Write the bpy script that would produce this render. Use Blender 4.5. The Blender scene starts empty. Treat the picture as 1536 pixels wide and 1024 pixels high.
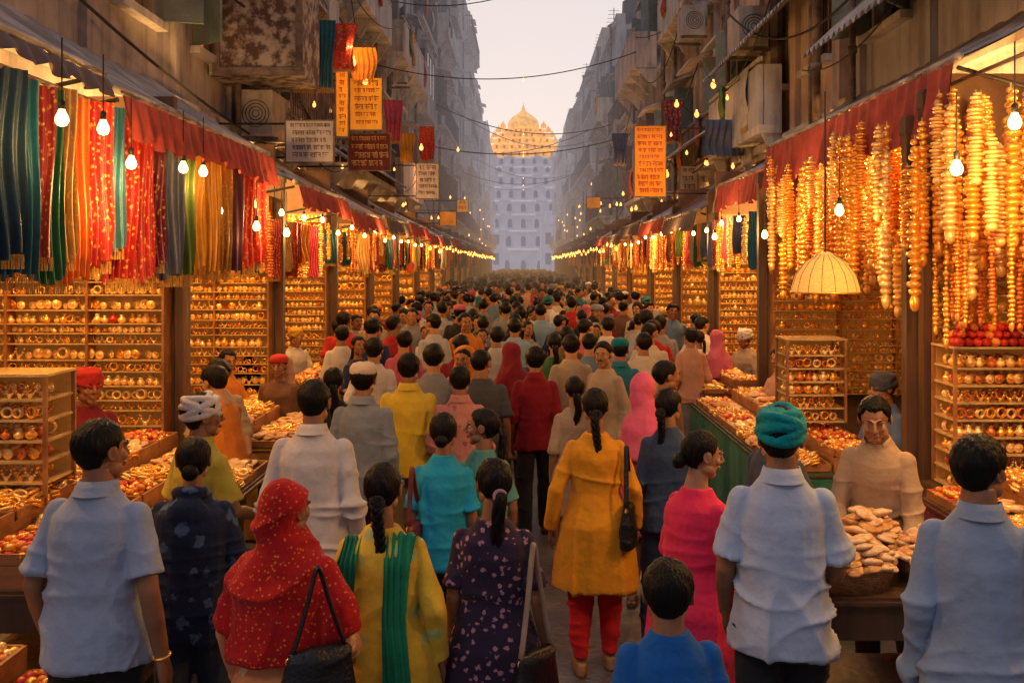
import bpy, bmesh, math, random, time
import numpy as np
from mathutils import Vector, Matrix, Euler
T0=time.time()
rnd=random.Random(11)
SC=bpy.context.scene; C=SC.collection
PI=math.pi; F=1493.0; EYE=2.33
def rad(a): return math.radians(a)
# ---------------------------------------------------------------- mesh builder
class MB:
    def __init__(s): s.v=[]; s.f=[]
    def add(s,v,f):
        o=len(s.v); s.v+=[tuple(p) for p in v]; s.f+=[tuple(i+o for i in q) for q in f]
    def box(s,c,d,rot=None):
        P=[]
        for z in(-.5,.5):
            for y in(-.5,.5):
                for x in(-.5,.5):
                    p=Vector((x*d[0],y*d[1],z*d[2]))
                    if rot is not None: p=rot@p
                    P.append((p.x+c[0],p.y+c[1],p.z+c[2]))
        s.add(P,[(0,2,3,1),(4,5,7,6),(0,1,5,4),(2,6,7,3),(0,4,6,2),(1,3,7,5)])
    def b(s,x0,x1,y0,y1,z0,z1):
        s.box(((x0+x1)/2,(y0+y1)/2,(z0+z1)/2),(abs(x1-x0),abs(y1-y0),abs(z1-z0)))
    def loft(s,secs,n=22,p=2.0,cap=True):
        V=[];Fc=[]
        for (cx,cy,z,rx,ry) in secs:
            for i in range(n):
                a=2*PI*i/n; c=math.cos(a); q=math.sin(a)
                V.append((cx+rx*math.copysign(abs(c)**(2/p),c),cy+ry*math.copysign(abs(q)**(2/p),q),z))
        up=secs[-1][2]>secs[0][2]
        for k in range(len(secs)-1):
            for i in range(n):
                j=(i+1)%n; q=(k*n+i,k*n+j,(k+1)*n+j,(k+1)*n+i)
                Fc.append(q if up else q[::-1])
        if cap:
            a=tuple(range(n)); b_=tuple((len(secs)-1)*n+i for i in range(n))
            Fc+= [a[::-1],b_] if up else [a,b_[::-1]]
        s.add(V,Fc)
    def tube(s,pts,rads,n=8,cap=True,flat=1.0,ref=None):
        pts=[Vector(p) for p in pts]
        if not hasattr(rads,'__len__'): rads=[rads]*len(pts)
        V=[];Fc=[];pu=None
        for k,p in enumerate(pts):
            t=(pts[min(k+1,len(pts)-1)]-pts[max(k-1,0)])
            if t.length<1e-9: t=Vector((0,0,1))
            t.normalize()
            if pu is None:
                r=Vector(ref) if ref else (Vector((0,1,0)) if abs(t.y)<.8 else Vector((1,0,0)))
                u=(r-t*r.dot(t)).normalized()
            else:
                u=(pu-t*pu.dot(t)).normalized()
            pu=u; w=t.cross(u)
            for i in range(n):
                a=2*PI*i/n
                V.append(p+(u*math.cos(a)*flat+w*math.sin(a))*rads[k])
        for k in range(len(pts)-1):
            for i in range(n):
                j=(i+1)%n; Fc.append((k*n+i,k*n+j,(k+1)*n+j,(k+1)*n+i))
        if cap: Fc+=[tuple(range(n))[::-1],tuple((len(pts)-1)*n+i for i in range(n))]
        s.add(V,Fc)
    def limb(s,pts,rads,n=14,e0=True,e1=True,flat=1.0):
        s.tube(pts,rads,n,flat=flat)
        for k in range(len(pts)):
            if (k==0 and not e0) or (k==len(pts)-1 and not e1): continue
            s.ell(pts[k],(rads[k],)*3,None,n,8)
    def ell(s,c,r,rot=None,nu=14,nv=9):
        V=[];Fc=[]
        for k in range(1,nv):
            th=PI*k/nv
            for i in range(nu):
                a=2*PI*i/nu
                V.append(Vector((r[0]*math.sin(th)*math.cos(a),r[1]*math.sin(th)*math.sin(a),r[2]*math.cos(th))))
        V+= [Vector((0,0,r[2])),Vector((0,0,-r[2]))]
        if rot is not None: V=[rot@p for p in V]
        V=[p+Vector(c) for p in V]
        T=(nv-1)*nu
        for k in range(nv-2):
            for i in range(nu):
                j=(i+1)%nu; Fc.append((k*nu+i,(k+1)*nu+i,(k+1)*nu+j,k*nu+j))
        for i in range(nu):
            j=(i+1)%nu; Fc.append((T,i,j)); Fc.append((T+1,(nv-2)*nu+j,(nv-2)*nu+i))
        s.add(V,Fc)
    def torus(s,c,R,r,rot=None,n=24,m=8,Ry=None,a0=0,a1=2*PI):
        full=abs(a1-a0-2*PI)<1e-6; Ry=Ry or R; V=[];Fc=[]
        nn=n if full else n+1
        for i in range(nn):
            a=a0+(a1-a0)*i/n
            for j in range(m):
                b=2*PI*j/m
                p=Vector(((R+r*math.cos(b))*math.cos(a),(Ry+r*math.cos(b))*math.sin(a),r*math.sin(b)))
                if rot is not None: p=rot@p
                V.append(p+Vector(c))
        for i in range(n):
            i2=(i+1)%nn
            for j in range(m):
                j2=(j+1)%m; Fc.append((i*m+j,i2*m+j,i2*m+j2,i*m+j2))
        s.add(V,Fc)
    def lathe(s,c,prof,n=16,cap=True):
        s.loft([(c[0],c[1],c[2]+z,r,r) for r,z in prof],n,2.0,cap)
    def grid(s,fn,nu,nv):
        V=[fn(i/nu,j/nv) for j in range(nv+1) for i in range(nu+1)]
        s.add(V,[(j*(nu+1)+i,j*(nu+1)+i+1,(j+1)*(nu+1)+i+1,(j+1)*(nu+1)+i) for j in range(nv) for i in range(nu)])
    def mesh(s,name='m',smooth=False):
        me=bpy.data.meshes.new(name); me.from_pydata(s.v,[],s.f); me.update()
        if smooth: me.polygons.foreach_set('use_smooth',[True]*len(me.polygons))
        return me
def rotm(x=0,y=0,z=0): return Euler((rad(x),rad(y),rad(z))).to_matrix()
# ---------------------------------------------------------------- scene helpers
WR=set()
def thing(name,label,cat,loc=(0,0,0),group=None,local=False,rz=0):
    o=bpy.data.objects.new(name,None); C.objects.link(o); o.location=loc; o.rotation_euler=(0,0,rz)
    o.empty_display_size=.1
    o['label']=label; o['category']=cat
    if group: o['group']=group
    if not local: WR.add(o.name)
    return o
def tag(o,label,cat,group=None,kind=None):
    if label: o['label']=label
    if cat: o['category']=cat
    if group: o['group']=group
    if kind: o['kind']=kind
    return o
def obj(name,mb,m=None,parent=None,smooth=False):
    me=mb.mesh(name,smooth) if isinstance(mb,MB) else mb
    o=bpy.data.objects.new(name,me); C.objects.link(o)
    if m is not None and not me.materials: me.materials.append(m)
    if parent is not None:
        o.parent=parent
        if parent.name in WR: o.matrix_parent_inverse=Matrix.Translation(-Vector(parent.location))
    return o
# ---------------------------------------------------------------- materials
def haze_group():  # haze painted into materials as emission, growing down the street, warmer near ground
    g=bpy.data.node_groups.new('painted_haze','ShaderNodeTree')
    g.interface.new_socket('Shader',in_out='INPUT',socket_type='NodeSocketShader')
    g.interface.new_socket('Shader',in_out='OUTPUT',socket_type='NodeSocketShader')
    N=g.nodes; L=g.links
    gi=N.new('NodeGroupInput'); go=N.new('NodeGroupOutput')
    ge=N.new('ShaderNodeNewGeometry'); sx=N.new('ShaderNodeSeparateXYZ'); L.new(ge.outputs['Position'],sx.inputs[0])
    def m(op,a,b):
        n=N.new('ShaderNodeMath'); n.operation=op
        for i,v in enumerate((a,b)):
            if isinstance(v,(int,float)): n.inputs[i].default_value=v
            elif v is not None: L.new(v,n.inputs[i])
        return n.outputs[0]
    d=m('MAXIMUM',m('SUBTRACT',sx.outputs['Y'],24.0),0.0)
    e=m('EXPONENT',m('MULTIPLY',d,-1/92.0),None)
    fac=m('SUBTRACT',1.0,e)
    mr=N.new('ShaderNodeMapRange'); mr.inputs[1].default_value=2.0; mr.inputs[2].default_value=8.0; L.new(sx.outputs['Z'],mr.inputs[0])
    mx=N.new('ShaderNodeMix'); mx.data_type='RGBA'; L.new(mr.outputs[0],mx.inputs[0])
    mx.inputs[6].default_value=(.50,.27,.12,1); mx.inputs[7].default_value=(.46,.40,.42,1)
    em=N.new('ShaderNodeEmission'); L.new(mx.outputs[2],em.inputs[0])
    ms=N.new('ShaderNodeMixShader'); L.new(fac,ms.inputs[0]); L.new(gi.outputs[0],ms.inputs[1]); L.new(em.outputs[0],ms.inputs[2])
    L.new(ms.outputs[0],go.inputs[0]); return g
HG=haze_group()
MC={}
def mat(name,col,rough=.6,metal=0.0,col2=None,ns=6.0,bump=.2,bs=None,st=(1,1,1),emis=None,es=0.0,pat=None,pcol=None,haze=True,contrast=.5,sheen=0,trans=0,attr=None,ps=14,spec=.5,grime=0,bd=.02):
    if name in MC: return MC[name]
    M=bpy.data.materials.new(name); M.use_nodes=True; nt=M.node_tree; N=nt.nodes; L=nt.links
    b=N['Principled BSDF']; out=N['Material Output']
    b.inputs['Roughness'].default_value=rough; b.inputs['Metallic'].default_value=metal
    b.inputs['Specular IOR Level'].default_value=spec
    tc=N.new('ShaderNodeTexCoord'); mp=N.new('ShaderNodeMapping'); mp.inputs['Scale'].default_value=st
    L.new(tc.outputs['Object'],mp.inputs[0])
    n=N.new('ShaderNodeTexNoise'); n.inputs['Scale'].default_value=ns; n.inputs['Detail'].default_value=6; n.inputs['Roughness'].default_value=.62
    L.new(mp.outputs[0],n.inputs['Vector'])
    c2=col2 or tuple(c*.62 for c in col)
    mr=N.new('ShaderNodeMapRange'); mr.inputs[1].default_value=.5-.35*contrast; mr.inputs[2].default_value=.5+.35*contrast; L.new(n.outputs['Fac'],mr.inputs[0])
    mx=N.new('ShaderNodeMix'); mx.data_type='RGBA'; L.new(mr.outputs[0],mx.inputs[0])
    mx.inputs[6].default_value=(*c2,1); mx.inputs[7].default_value=(*col,1); cout=mx.outputs[2]
    if attr:
        at=N.new('ShaderNodeAttribute'); at.attribute_name=attr; cout=at.outputs['Color']
    if grime:
        m3=N.new('ShaderNodeMapping'); m3.inputs['Scale'].default_value=(1.6,1.6,.22); L.new(tc.outputs['Object'],m3.inputs[0])
        n3=N.new('ShaderNodeTexNoise'); n3.inputs['Scale'].default_value=2.2; n3.inputs['Detail'].default_value=7; n3.inputs['Roughness'].default_value=.7; L.new(m3.outputs[0],n3.inputs['Vector'])
        r3=N.new('ShaderNodeMapRange'); r3.inputs[1].default_value=.47; r3.inputs[2].default_value=.64; r3.inputs[4].default_value=grime; L.new(n3.outputs['Fac'],r3.inputs[0])
        x3=N.new('ShaderNodeMix'); x3.data_type='RGBA'; L.new(r3.outputs[0],x3.inputs[0]); L.new(cout,x3.inputs[6]); x3.inputs[7].default_value=(.06,.05,.048,1); cout=x3.outputs[2]
    if pat:
        vo=N.new('ShaderNodeTexVoronoi'); vo.inputs['Scale'].default_value=ps; L.new(tc.outputs['Object'],vo.inputs['Vector'])
        pr=N.new('ShaderNodeMapRange')
        if pat=='dots': lo,hi,src=.27,.20,vo.outputs['Distance']
        else: lo,hi,src=.42,.30,vo.outputs['Distance']
        pr.inputs[1].default_value=min(lo,hi); pr.inputs[2].default_value=max(lo,hi)
        pr.inputs[3].default_value=1; pr.inputs[4].default_value=0
        L.new(src,pr.inputs[0])
        if pat=='floral':
            n2=N.new('ShaderNodeTexNoise'); n2.inputs['Scale'].default_value=ps*2.4; n2.inputs['Detail'].default_value=4; L.new(tc.outputs['Object'],n2.inputs['Vector'])
            ad=N.new('ShaderNodeMath'); ad.operation='MULTIPLY_ADD'; L.new(n2.outputs[0],ad.inputs[0]); ad.inputs[1].default_value=.9
            L.new(vo.outputs['Distance'],ad.inputs[2]); L.new(ad.outputs[0],pr.inputs[0]); pr.inputs[1].default_value=.68; pr.inputs[2].default_value=.76
        m2=N.new('ShaderNodeMix'); m2.data_type='RGBA'; L.new(pr.outputs[0],m2.inputs[0]); L.new(cout,m2.inputs[6]); m2.inputs[7].default_value=(*pcol,1)
        cout=m2.outputs[2]
    L.new(cout,b.inputs['Base Color'])
    if bump:
        nb=N.new('ShaderNodeTexNoise'); nb.inputs['Scale'].default_value=bs or ns*3; nb.inputs['Detail'].default_value=5; L.new(mp.outputs[0],nb.inputs['Vector'])
        bp=N.new('ShaderNodeBump'); bp.inputs['Strength'].default_value=bump; bp.inputs['Distance'].default_value=bd; L.new(nb.outputs['Fac'],bp.inputs['Height']); L.new(bp.outputs[0],b.inputs['Normal'])
    if sheen: b.inputs['Sheen Weight'].default_value=sheen
    if emis: b.inputs['Emission Color'].default_value=(*emis,1); b.inputs['Emission Strength'].default_value=es
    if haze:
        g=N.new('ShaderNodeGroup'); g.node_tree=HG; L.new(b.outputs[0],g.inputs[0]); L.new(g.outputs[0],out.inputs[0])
    try: M.cycles.emission_sampling='NONE'
    except Exception: pass
    MC[name]=M; return M
def cloth(name,col,**k):
    k.setdefault('rough',.85); k.setdefault('bump',.32); k.setdefault('bs',10); k.setdefault('ns',5); k.setdefault('col2',tuple(c*.82 for c in col)); k.setdefault('sheen',.06); k.setdefault('spec',.2); k.setdefault('bd',.05)
    return mat('cloth '+name,col,**k)
SKIN=mat('skin',(.28,.125,.06),rough=.5,col2=(.23,.095,.045),ns=12,bump=.06,bs=140,spec=.35)
SKIN2=mat('skin tan',(.38,.19,.10),rough=.5,col2=(.31,.14,.07),ns=12,bump=.06,bs=140,spec=.35)
HAIR=mat('hair',(.008,.0055,.005),rough=.5,col2=(.003,.002,.002),ns=60,bump=.55,bs=120,st=(1,1,.10),spec=.16)
EYEW=mat('eye white',(.5,.45,.4),rough=.25,bump=0); EYED=mat('eye iris',(.015,.008,.005),rough=.15,bump=0)
GOLD=mat('gold',(1.0,.54,.09),rough=.25,metal=.55,col2=(.85,.38,.05),ns=25,bump=.25,bs=60)
GOLD2=mat('pale gold',(1.0,.76,.32),rough=.28,metal=.4,col2=(.95,.55,.15),ns=25,bump=.2)
COPPER=mat('copper',(.85,.25,.05),rough=.35,metal=.5,ns=20)
REDT=mat('red lacquer',(.6,.025,.012),rough=.35,ns=20)
BREAD=mat('baked crust',(.72,.38,.13),rough=.7,col2=(.42,.17,.04),ns=16,bump=.5,bs=50)
BREADW=mat('floury crust',(.80,.58,.33),rough=.8,col2=(.5,.24,.08),ns=14,bump=.5,bs=50)
ORANGE=mat('orange sweets',(.9,.28,.03),rough=.5,ns=20)
WOOD=mat('dark wood',(.12,.055,.027),rough=.5,col2=(.04,.018,.009),ns=5,bump=.4,bs=20,st=(1,1,.15))
WOODL=mat('amber wood',(.40,.17,.05),rough=.5,col2=(.2,.07,.02),ns=6,bump=.3,st=(.2,1,1))
GLASSW=mat('window pane',(.03,.03,.035),rough=.12,bump=.05,col2=(.08,.06,.05),ns=2)
PANEW=mat('lit window pane',(.8,.4,.1),rough=.3,emis=(1.0,.38,.09),es=.5,ns=3,bump=0)
IRON=mat('black iron',(.03,.027,.025),rough=.5,metal=.4,ns=20)
RUST=mat('rusted steel',(.24,.18,.16),rough=.7,col2=(.08,.06,.055),ns=5,bump=.4,contrast=.35)
CABLE=mat('cable rubber',(.015,.013,.013),rough=.6,bump=0)
BULBM=mat('lit bulb glass',(1,.8,.4),rough=.2,emis=(1.0,.60,.20),es=9,bump=0,haze=False)
BULBS=mat('small lit bulb',(1,.5,.2),rough=.2,emis=(1.0,.36,.07),es=3.4,bump=0,haze=False)
SHADE=mat('woven lampshade',(.9,.48,.11),rough=.7,emis=(1.0,.44,.08),es=.55,ns=50,bump=.6,bs=70,st=(1,1,2),haze=False)
# ---------------------------------------------------------------- remesh
def remesh(mb,vox,sm=2):
    me=mb.mesh('tmp'); ob=bpy.data.objects.new('tmp',me); C.objects.link(ob)
    m=ob.modifiers.new('r','REMESH'); m.mode='VOXEL'; m.voxel_size=vox
    if sm:
        q=ob.modifiers.new('s','SMOOTH'); q.factor=.5; q.iterations=sm
    bpy.context.view_layer.update()
    dg=bpy.context.evaluated_depsgraph_get(); ev=ob.evaluated_get(dg)
    out=bpy.data.meshes.new_from_object(ev); out.materials.clear()
    bpy.data.objects.remove(ob); bpy.data.meshes.remove(me)
    out.polygons.foreach_set('use_smooth',[True]*len(out.polygons))
    return out
def joined(items,name='m'):
    bm=bmesh.new()
    for me,M in items:
        t=me.copy(); t.transform(M)
        if M.determinant()<0: t.flip_normals()
        bm.from_mesh(t); bpy.data.meshes.remove(t)
    out=bpy.data.meshes.new(name); bm.to_mesh(out); bm.free()
    out.polygons.foreach_set('use_smooth',[True]*len(out.polygons)); return out
def wn(P,fr,seed,k=6,warp=1.6):
    r=np.random.RandomState(seed); val=np.zeros(len(P)); fr=np.array(fr)
    for i in range(k):
        d=r.normal(size=3)*fr*.6; d2=r.normal(size=3)*fr*.4
        val+=np.sin(P@d+r.rand()*6.28+warp*np.sin(P@d2+r.rand()*6.28))
    return val/math.sqrt(k)
def displace(me,fn):
    n=len(me.vertices); co=np.empty(n*3); me.vertices.foreach_get('co',co); co=co.reshape(-1,3)
    no=np.empty(n*3); me.vertices.foreach_get('normal',no); no=no.reshape(-1,3)
    d=fn(co,no); co=co+no*d[:,None]; me.vertices.foreach_set('co',co.ravel()); me.update()
def ridge(w,s=3.2): return np.exp(-s*np.abs(w))
def folds_shirt(seed,amp=.008):
    def fn(P,No):
        low=np.clip((1.36-P[:,2])/.35,.10,1); side=np.clip(np.abs(P[:,0])/.13,.35,1.25)
        a=ridge(wn(P,(8,8,24),seed,4),3.4); b=ridge(wn(P,(16,16,20),seed+1,4),2.8); c=ridge(wn(P,(18,18,2.5),seed+2,3),2.4)
        return amp*(low*side*(a*2.0+.7*b)+c*1.6*low-.5*low)
    return fn
def folds_kurta(seed,amp=.011):
    def fn(P,No):
        low=np.clip((1.20-P[:,2])/.5,.08,1.15); up=np.clip((P[:,2]-.85)/.3,.2,1)*np.clip((1.38-P[:,2])/.2,.15,1)
        a=ridge(wn(P,(18,18,1.6),seed,4),2.2); b=ridge(wn(P,(10,10,24),seed+1,4),3.0)
        return amp*(low*a*2.1+1.1*b*up-.45*low)
    return fn
def folds_scarf(seed,amp=.012):
    def fn(P,No):
        a=ridge(wn(P,(13,10,8),seed,4),1.8); b=ridge(wn(P,(24,16,8),seed+1,4),2.2); return amp*(a*1.5+.7*b-.5)
    return fn
# ---------------------------------------------------------------- canonical head & hands
def head_mesh(fem,vox=.0042):
    m=MB(); 
    m.ell((0,-.012,.028),(.074,.092,.087)); m.ell((0,.03,-.02),(.058,.058,.078)); m.ell((0,.058,-.088),(.028 if not fem else .022,.026,.022))
    for s in(-1,1):
        m.ell((s*.034,.02,-.062),(.03,.045,.03)); m.ell((s*.034,.064,-.022),(.022,.02,.02))
        m.ell((s*.028,.083,.026),(.024,.010,.007)); m.ell((s*.011,.098,-.026),(.009,.009,.008))
        m.ell((s*.030,.079,.0155),(.016,.0075,.0045)); m.ell((s*.030,.077,-.004),(.015,.007,.004))
        R=rotm(0,s*8,s*-20)
        m.ell((s*.078,-.008,-.002),(.0075,.018,.031),R); m.torus((s*.081,-.008,.002),.019,.0045,rotm(90,0,90),Ry=.026,n=14,m=6)
    m.limb([(0,.090,.02),(0,.111,-.018)],[.008,.0115]); m.ell((0,.092,-.050),(.023,.010,.0055)); m.ell((0,.090,-.060),(.019,.0105,.0065))
    nr=.044 if fem else .052
    m.limb([(0,-.012,-.05),(0,-.03,-.18)],[nr,nr+.006])
    return remesh(m,vox,2)
def hand_mesh(curl,vox=.0036):
    m=MB(); L=[.058,.066,.071,.063]
    sp=[-.030,-.0105,.0105,.030]
    for i in range(4):
        k=Vector((sp[i],0,.088-.006*abs(i-2)))
        m.limb([(sp[i]*.45,0,-.015),(sp[i]*.8,0,.045),tuple(k)],[.017,.0155,.0115],10)
        p=k; ang=curl*.5+.08; tot=L[i]*1.08
        for seg,(fr,r0,r1) in enumerate(((.45,.0098,.009),(.31,.009,.0082),(.24,.0082,.0068))):
            d=Vector((sp[i]*.9,math.sin(ang),math.cos(ang))).normalized()
            q=p+d*tot*fr; m.limb([tuple(p),tuple(q)],[r0,r1],10); p=q; ang+=curl
    m.limb([(.02,.004,.008),(.044,.014,.042),(.054,.024,.068),(.056,.032,.09)],[.0165,.0135,.0105,.008],10)
    m.limb([(0,0,-.05),(0,0,0)],[.026,.024],12,flat=.8)
    return remesh(m,vox,1)
HEAD={True:head_mesh(True),False:head_mesh(False)}
HEADL={True:head_mesh(True,.008),False:head_mesh(False,.008)}
HAND={'relax':hand_mesh(.32),'grip':hand_mesh(1.0)}; HANDL=hand_mesh(.35,.007)
def eyes_mesh():
    m=MB()
    for s in(-1,1): m.ell((s*.0305,.0705,.006),(.0125,)*3,None,16,12)
    nf=len(m.f)
    for s in(-1,1): m.ell((s*.0305,.0785,.006),(.0062,.0050,.0062),None,12,8)
    me=m.mesh('eyes',True); me.materials.append(EYEW); me.materials.append(EYED)
    for i,p in enumerate(me.polygons): p.material_index=0 if i<nf else 1
    return me
EYES=eyes_mesh()
def hairshell(th=.012,front=.068,side=.012,nape=-.062,seed=1,nu=110,nv=56,brow=True,stache=False,pull=False):
    r_=random.Random(seed); th*=r_.uniform(.75,1.5); fl=r_.uniform(-.01,.012)
    m=MB(); m.ell((0,0,0),(1,1,1),None,nu,nv); V=[]
    P=np.array(m.v); nz=wn(P,(7,7,5),seed)*.16+wn(P,(34,34,6),seed+3)*.14
    for (x,y,z),q in zip(m.v,nz):
        az=abs(math.degrees(math.atan2(x,y))); zz=.028+z*.087
        if az<38: t=front+fl
        elif az<72: t=front+fl+(side-front-fl)*(az-38)/34
        elif az<96: t=side-.012-(0 if pull else .012)
        elif az<128: t=side-.012+(nape-side)*(az-96)/32
        else: t=nape
        t+=q*.04
        k=max(0,min(1,(zz-t+.008)/.022)); k=k*k*(3-2*k)
        low=max(0,min(1,(zz+.06)/.10)); thk=th*(.30+.70*low) if not pull else .010
        off=-.014+(thk*(1+1.0*q)+.014)*k
        down=1.0+ (.20 if (z<0 and y<0) else 0)
        yy=y*(.092+off)
        if z<-.2 and y<0: yy*=1-.18*(-z-.2)
        V.append((x*(.074+off)*(1-(.10*(-z) if z<0 else 0)),-.012+yy,.028+z*(.087+off)*down))
    m.v=V
    if brow:
        for s in(-1,1): m.tube([(s*.014,.0905,.028),(s*.03,.0905,.034),(s*.046,.080,.029)],[.0028,.0034,.0018],6)
    if stache:
        for s in(-1,1): m.tube([(0,.102,-.040),(s*.014,.099,-.041),(s*.026,.089,-.046)],[.004,.0045,.002],6)
    return m
def turban_mb():
    m=MB(); m.ell((0,-.014,.060),(.082,.100,.066),None,22,14)
    for i,(tx,ty,z,k) in enumerate(((16,8,.030,1.0),(-14,-8,.036,1.02),(24,-10,.053,1.0),(-22,10,.060,.98),(10,22,.074,.88),(-8,-20,.080,.84),(0,0,.096,.62),(30,0,.092,.6))):
        m.torus((0,-.014,z),.078*k,.019,rotm(tx,ty,0),n=36,m=10,Ry=.095*k)
    return m
# ---------------------------------------------------------------- people
def drape(paths,w,th=.006,pleat=5,nv=26):
    m=MB()
    P=[Vector(p) for p,_ in paths]; W=[Vector(q) for _,q in paths]
    def at(t):
        u=t*(len(P)-1); i=min(int(u),len(P)-2); f=u-i; f2=f*f*(3-2*f)*.5+f*.5
        return P[i].lerp(P[i+1],f2),W[i].lerp(W[i+1],f2)
    for sgn in(1,-1):
        def fn(u,v):
            p,wv=at(v); p2,_=at(min(1,v+.02)); p1,_=at(max(0,v-.02)); t=(p2-p1).normalized(); nn=t.cross(wv.normalized())
            o=math.sin(u*PI*2*pleat+2*math.sin(v*5)+3*math.sin(u*3+v*2))*.007+.01*math.sin(v*7+u*2)
            return p+wv*(u-.5)*w*(1+.22*math.sin(v*6+1))+nn*(o+sgn*th*.5)
        m.grid(fn,40,nv)
    return m
def make_person(sp):
    f=sp.get('sex','m')=='f'; vox=sp.get('vox',.009); low=sp.get('low',False); fat=sp.get('fat',1.0); seed=sp.get('seed',1)
    fine=not low
    tb=([(0,0,.80,.125,.10),(0,-.012,.90,.152,.118),(0,0,.99,.135,.102),(0,.0,1.09,.104,.085),(0,0,1.2,.112,.088),(0,.005,1.3,.118,.092),(0,0,1.36,.108,.078),(0,-.004,1.41,.074,.057),(0,-.010,1.445,.052,.048),(0,-.01,1.48,.046,.046),(0,.0,1.54,.044,.047)] if f else
        [(0,0,.80,.12,.10),(0,0,.90,.142,.110),(0,0,.99,.134,.102),(0,.0,1.09,.122,.094),(0,0,1.2,.128,.098),(0,.0,1.31,.133,.098),(0,.0,1.375,.119,.081),(0,-.006,1.42,.084,.060),(0,-.012,1.455,.062,.056),(0,-.01,1.49,.055,.055),(0,.0,1.55,.053,.055)])
    tb=[(a,b,z,rx*fat,ry*fat) if z<1.42 else (a,b,z,rx,ry) for a,b,z,rx,ry in tb]
    sx=(.124 if f else .146)*(1+(fat-1)*.8); sz=1.357 if f else 1.370
    de=(.172,-.045,1.11) if f else (.198,-.045,1.105)
    dw=(.185,.04,.875) if f else (.208,.05,.855)
    st=sp.get('stride',.06)
    arms={}
    for s,k in((1,'R'),(-1,'L')):
        e,w=sp.get('arm'+k,(de,dw)); arms[s]=(Vector((s*(sx-.003),-.006,sz)),Vector((s*e[0],e[1],e[2])),Vector((s*w[0],w[1],w[2])))
    legs={s:(Vector((s*.083,0,.90)),Vector((s*.090,s*st*.6+.02,.50)),Vector((s*.092,s*st*1.3-(.0 if s>0 else .02),.085))) for s in(1,-1)}
    if sp.get('sit'):
        legs={s:(Vector((s*.088,0,.90)),Vector((s*.13,.42,.88)),Vector((s*.14,.40,.45))) for s in(1,-1)}
    b=MB(); b.loft(tb,20,2.1)
    ur=.037 if f else .043
    for s in(1,-1):
        S,E,W=arms[s]; b.limb([S+Vector((-s*.012,0,-.012)),S.lerp(E,.5),E,E.lerp(W,.35),W],[ur-.006,ur,.034 if f else .038,.034 if f else .038,.023 if f else .027],12)
        h,k,a=legs[s]; b.limb([h,h.lerp(k,.5),k,k.lerp(a,.35),a],[.078,.068,.053,.051,.036],12)
        fd=Vector((s*.03,.17,0)); b.limb([a+Vector((0,-.03,-.045)),a+fd*.5+Vector((0,0,-.045)),a+fd+Vector((0,0,-.06))],[.036,.036,.024],10)
    body=remesh(b,vox*1.1,2)
    hy=sp.get('hyaw',0); hp=sp.get('hpitch',0); hr=sp.get('hroll',0); hs=sp.get('hscale',1.0)*(.955 if f else 1.0)
    HM=Matrix.Translation((0,.010,1.600))@Euler((rad(hp),rad(hr),rad(hy)),'YXZ').to_matrix().to_4x4()@Matrix.Scale(hs,4)
    items=[(body,Matrix()),((HEAD if fine else HEADL)[f],HM)]
    for s,kk in((1,'R'),(-1,'L')):
        S,E,W=arms[s]; d=(W-E).normalized()
        ref=Vector((0,1,0)) if abs(d.y)<.75 else Vector((0,0,1))
        if sp.get('ref'+kk): ref=Vector(sp['ref'+kk])
        u=(ref-d*ref.dot(d)).normalized(); pn=d.cross(u)
        if pn.x*s>0: pn=-pn
        M=Matrix(((u.x,pn.x,d.x,W.x),(u.y,pn.y,d.y,W.y),(u.z,pn.z,d.z,W.z),(0,0,0,1)))@Matrix.Scale(.90 if f else .97,4)
        items.append((HAND[sp.get('hand'+kk,'relax')] if fine else HANDL,M))
    parts=[('body',joined(items),'skin')]
    top=sp.get('top','shirt'); hem={'shirt':.82,'tee':.84,'kurta':.56,'long':.40,'jacket':.80}[top]
    hem=sp.get('hem',hem)
    t=MB()
    if top in('shirt','tee','jacket'):
        q=.012 if top=='jacket' else 0
        secs=[(0,-.0,hem,(.180 if not f else .176)+q,.150+q),(0,0,.92,(.172 if not f else .176)+q,.143+q),(0,0,1.06,(.153 if not f else .136)+q,.128+q),(0,0,1.2,(.153 if not f else .136)+q,.127+q),(0,.0,1.30,(.159 if not f else .144)+q,.126+q),(0,-.003,1.37,(.149 if not f else .134)+q,.110+q),(0,-.010,1.42,(.112 if not f else .096),.087),(0,-.014,1.455,.086 if not f else .072,.075),(0,-.012,1.475,.074 if not f else .060,.067)]
    else:
        secs=[(0,0,hem,.215,.162),(0,0,.75,.200,.155),(0,-.01,.90,.180,.147),(0,0,1.0,.154,.127),(0,0,1.09,.128,.110),(0,0,1.2,.133,.112),(0,.004,1.30,.142,.122),(0,-.003,1.362,.133,.106),(0,-.01,1.412,.098,.081),(0,-.012,1.45,.072,.067)]
        if not f: secs=[(a,b_,z,rx*1.09,ry*1.04) for a,b_,z,rx,ry in secs]
    secs=[(a,b_,z,rx*fat,ry*fat) if z<1.41 else (a,b_,z,rx,ry) for a,b_,z,rx,ry in secs]
    t.loft(secs,26,2.2)
    if f: 
        for s in(1,-1): t.ell((s*.062,.080,1.25),(.058,.056,.062))
    slv=sp.get('sleeve','short'); k0=.008 if f else .009
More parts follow.
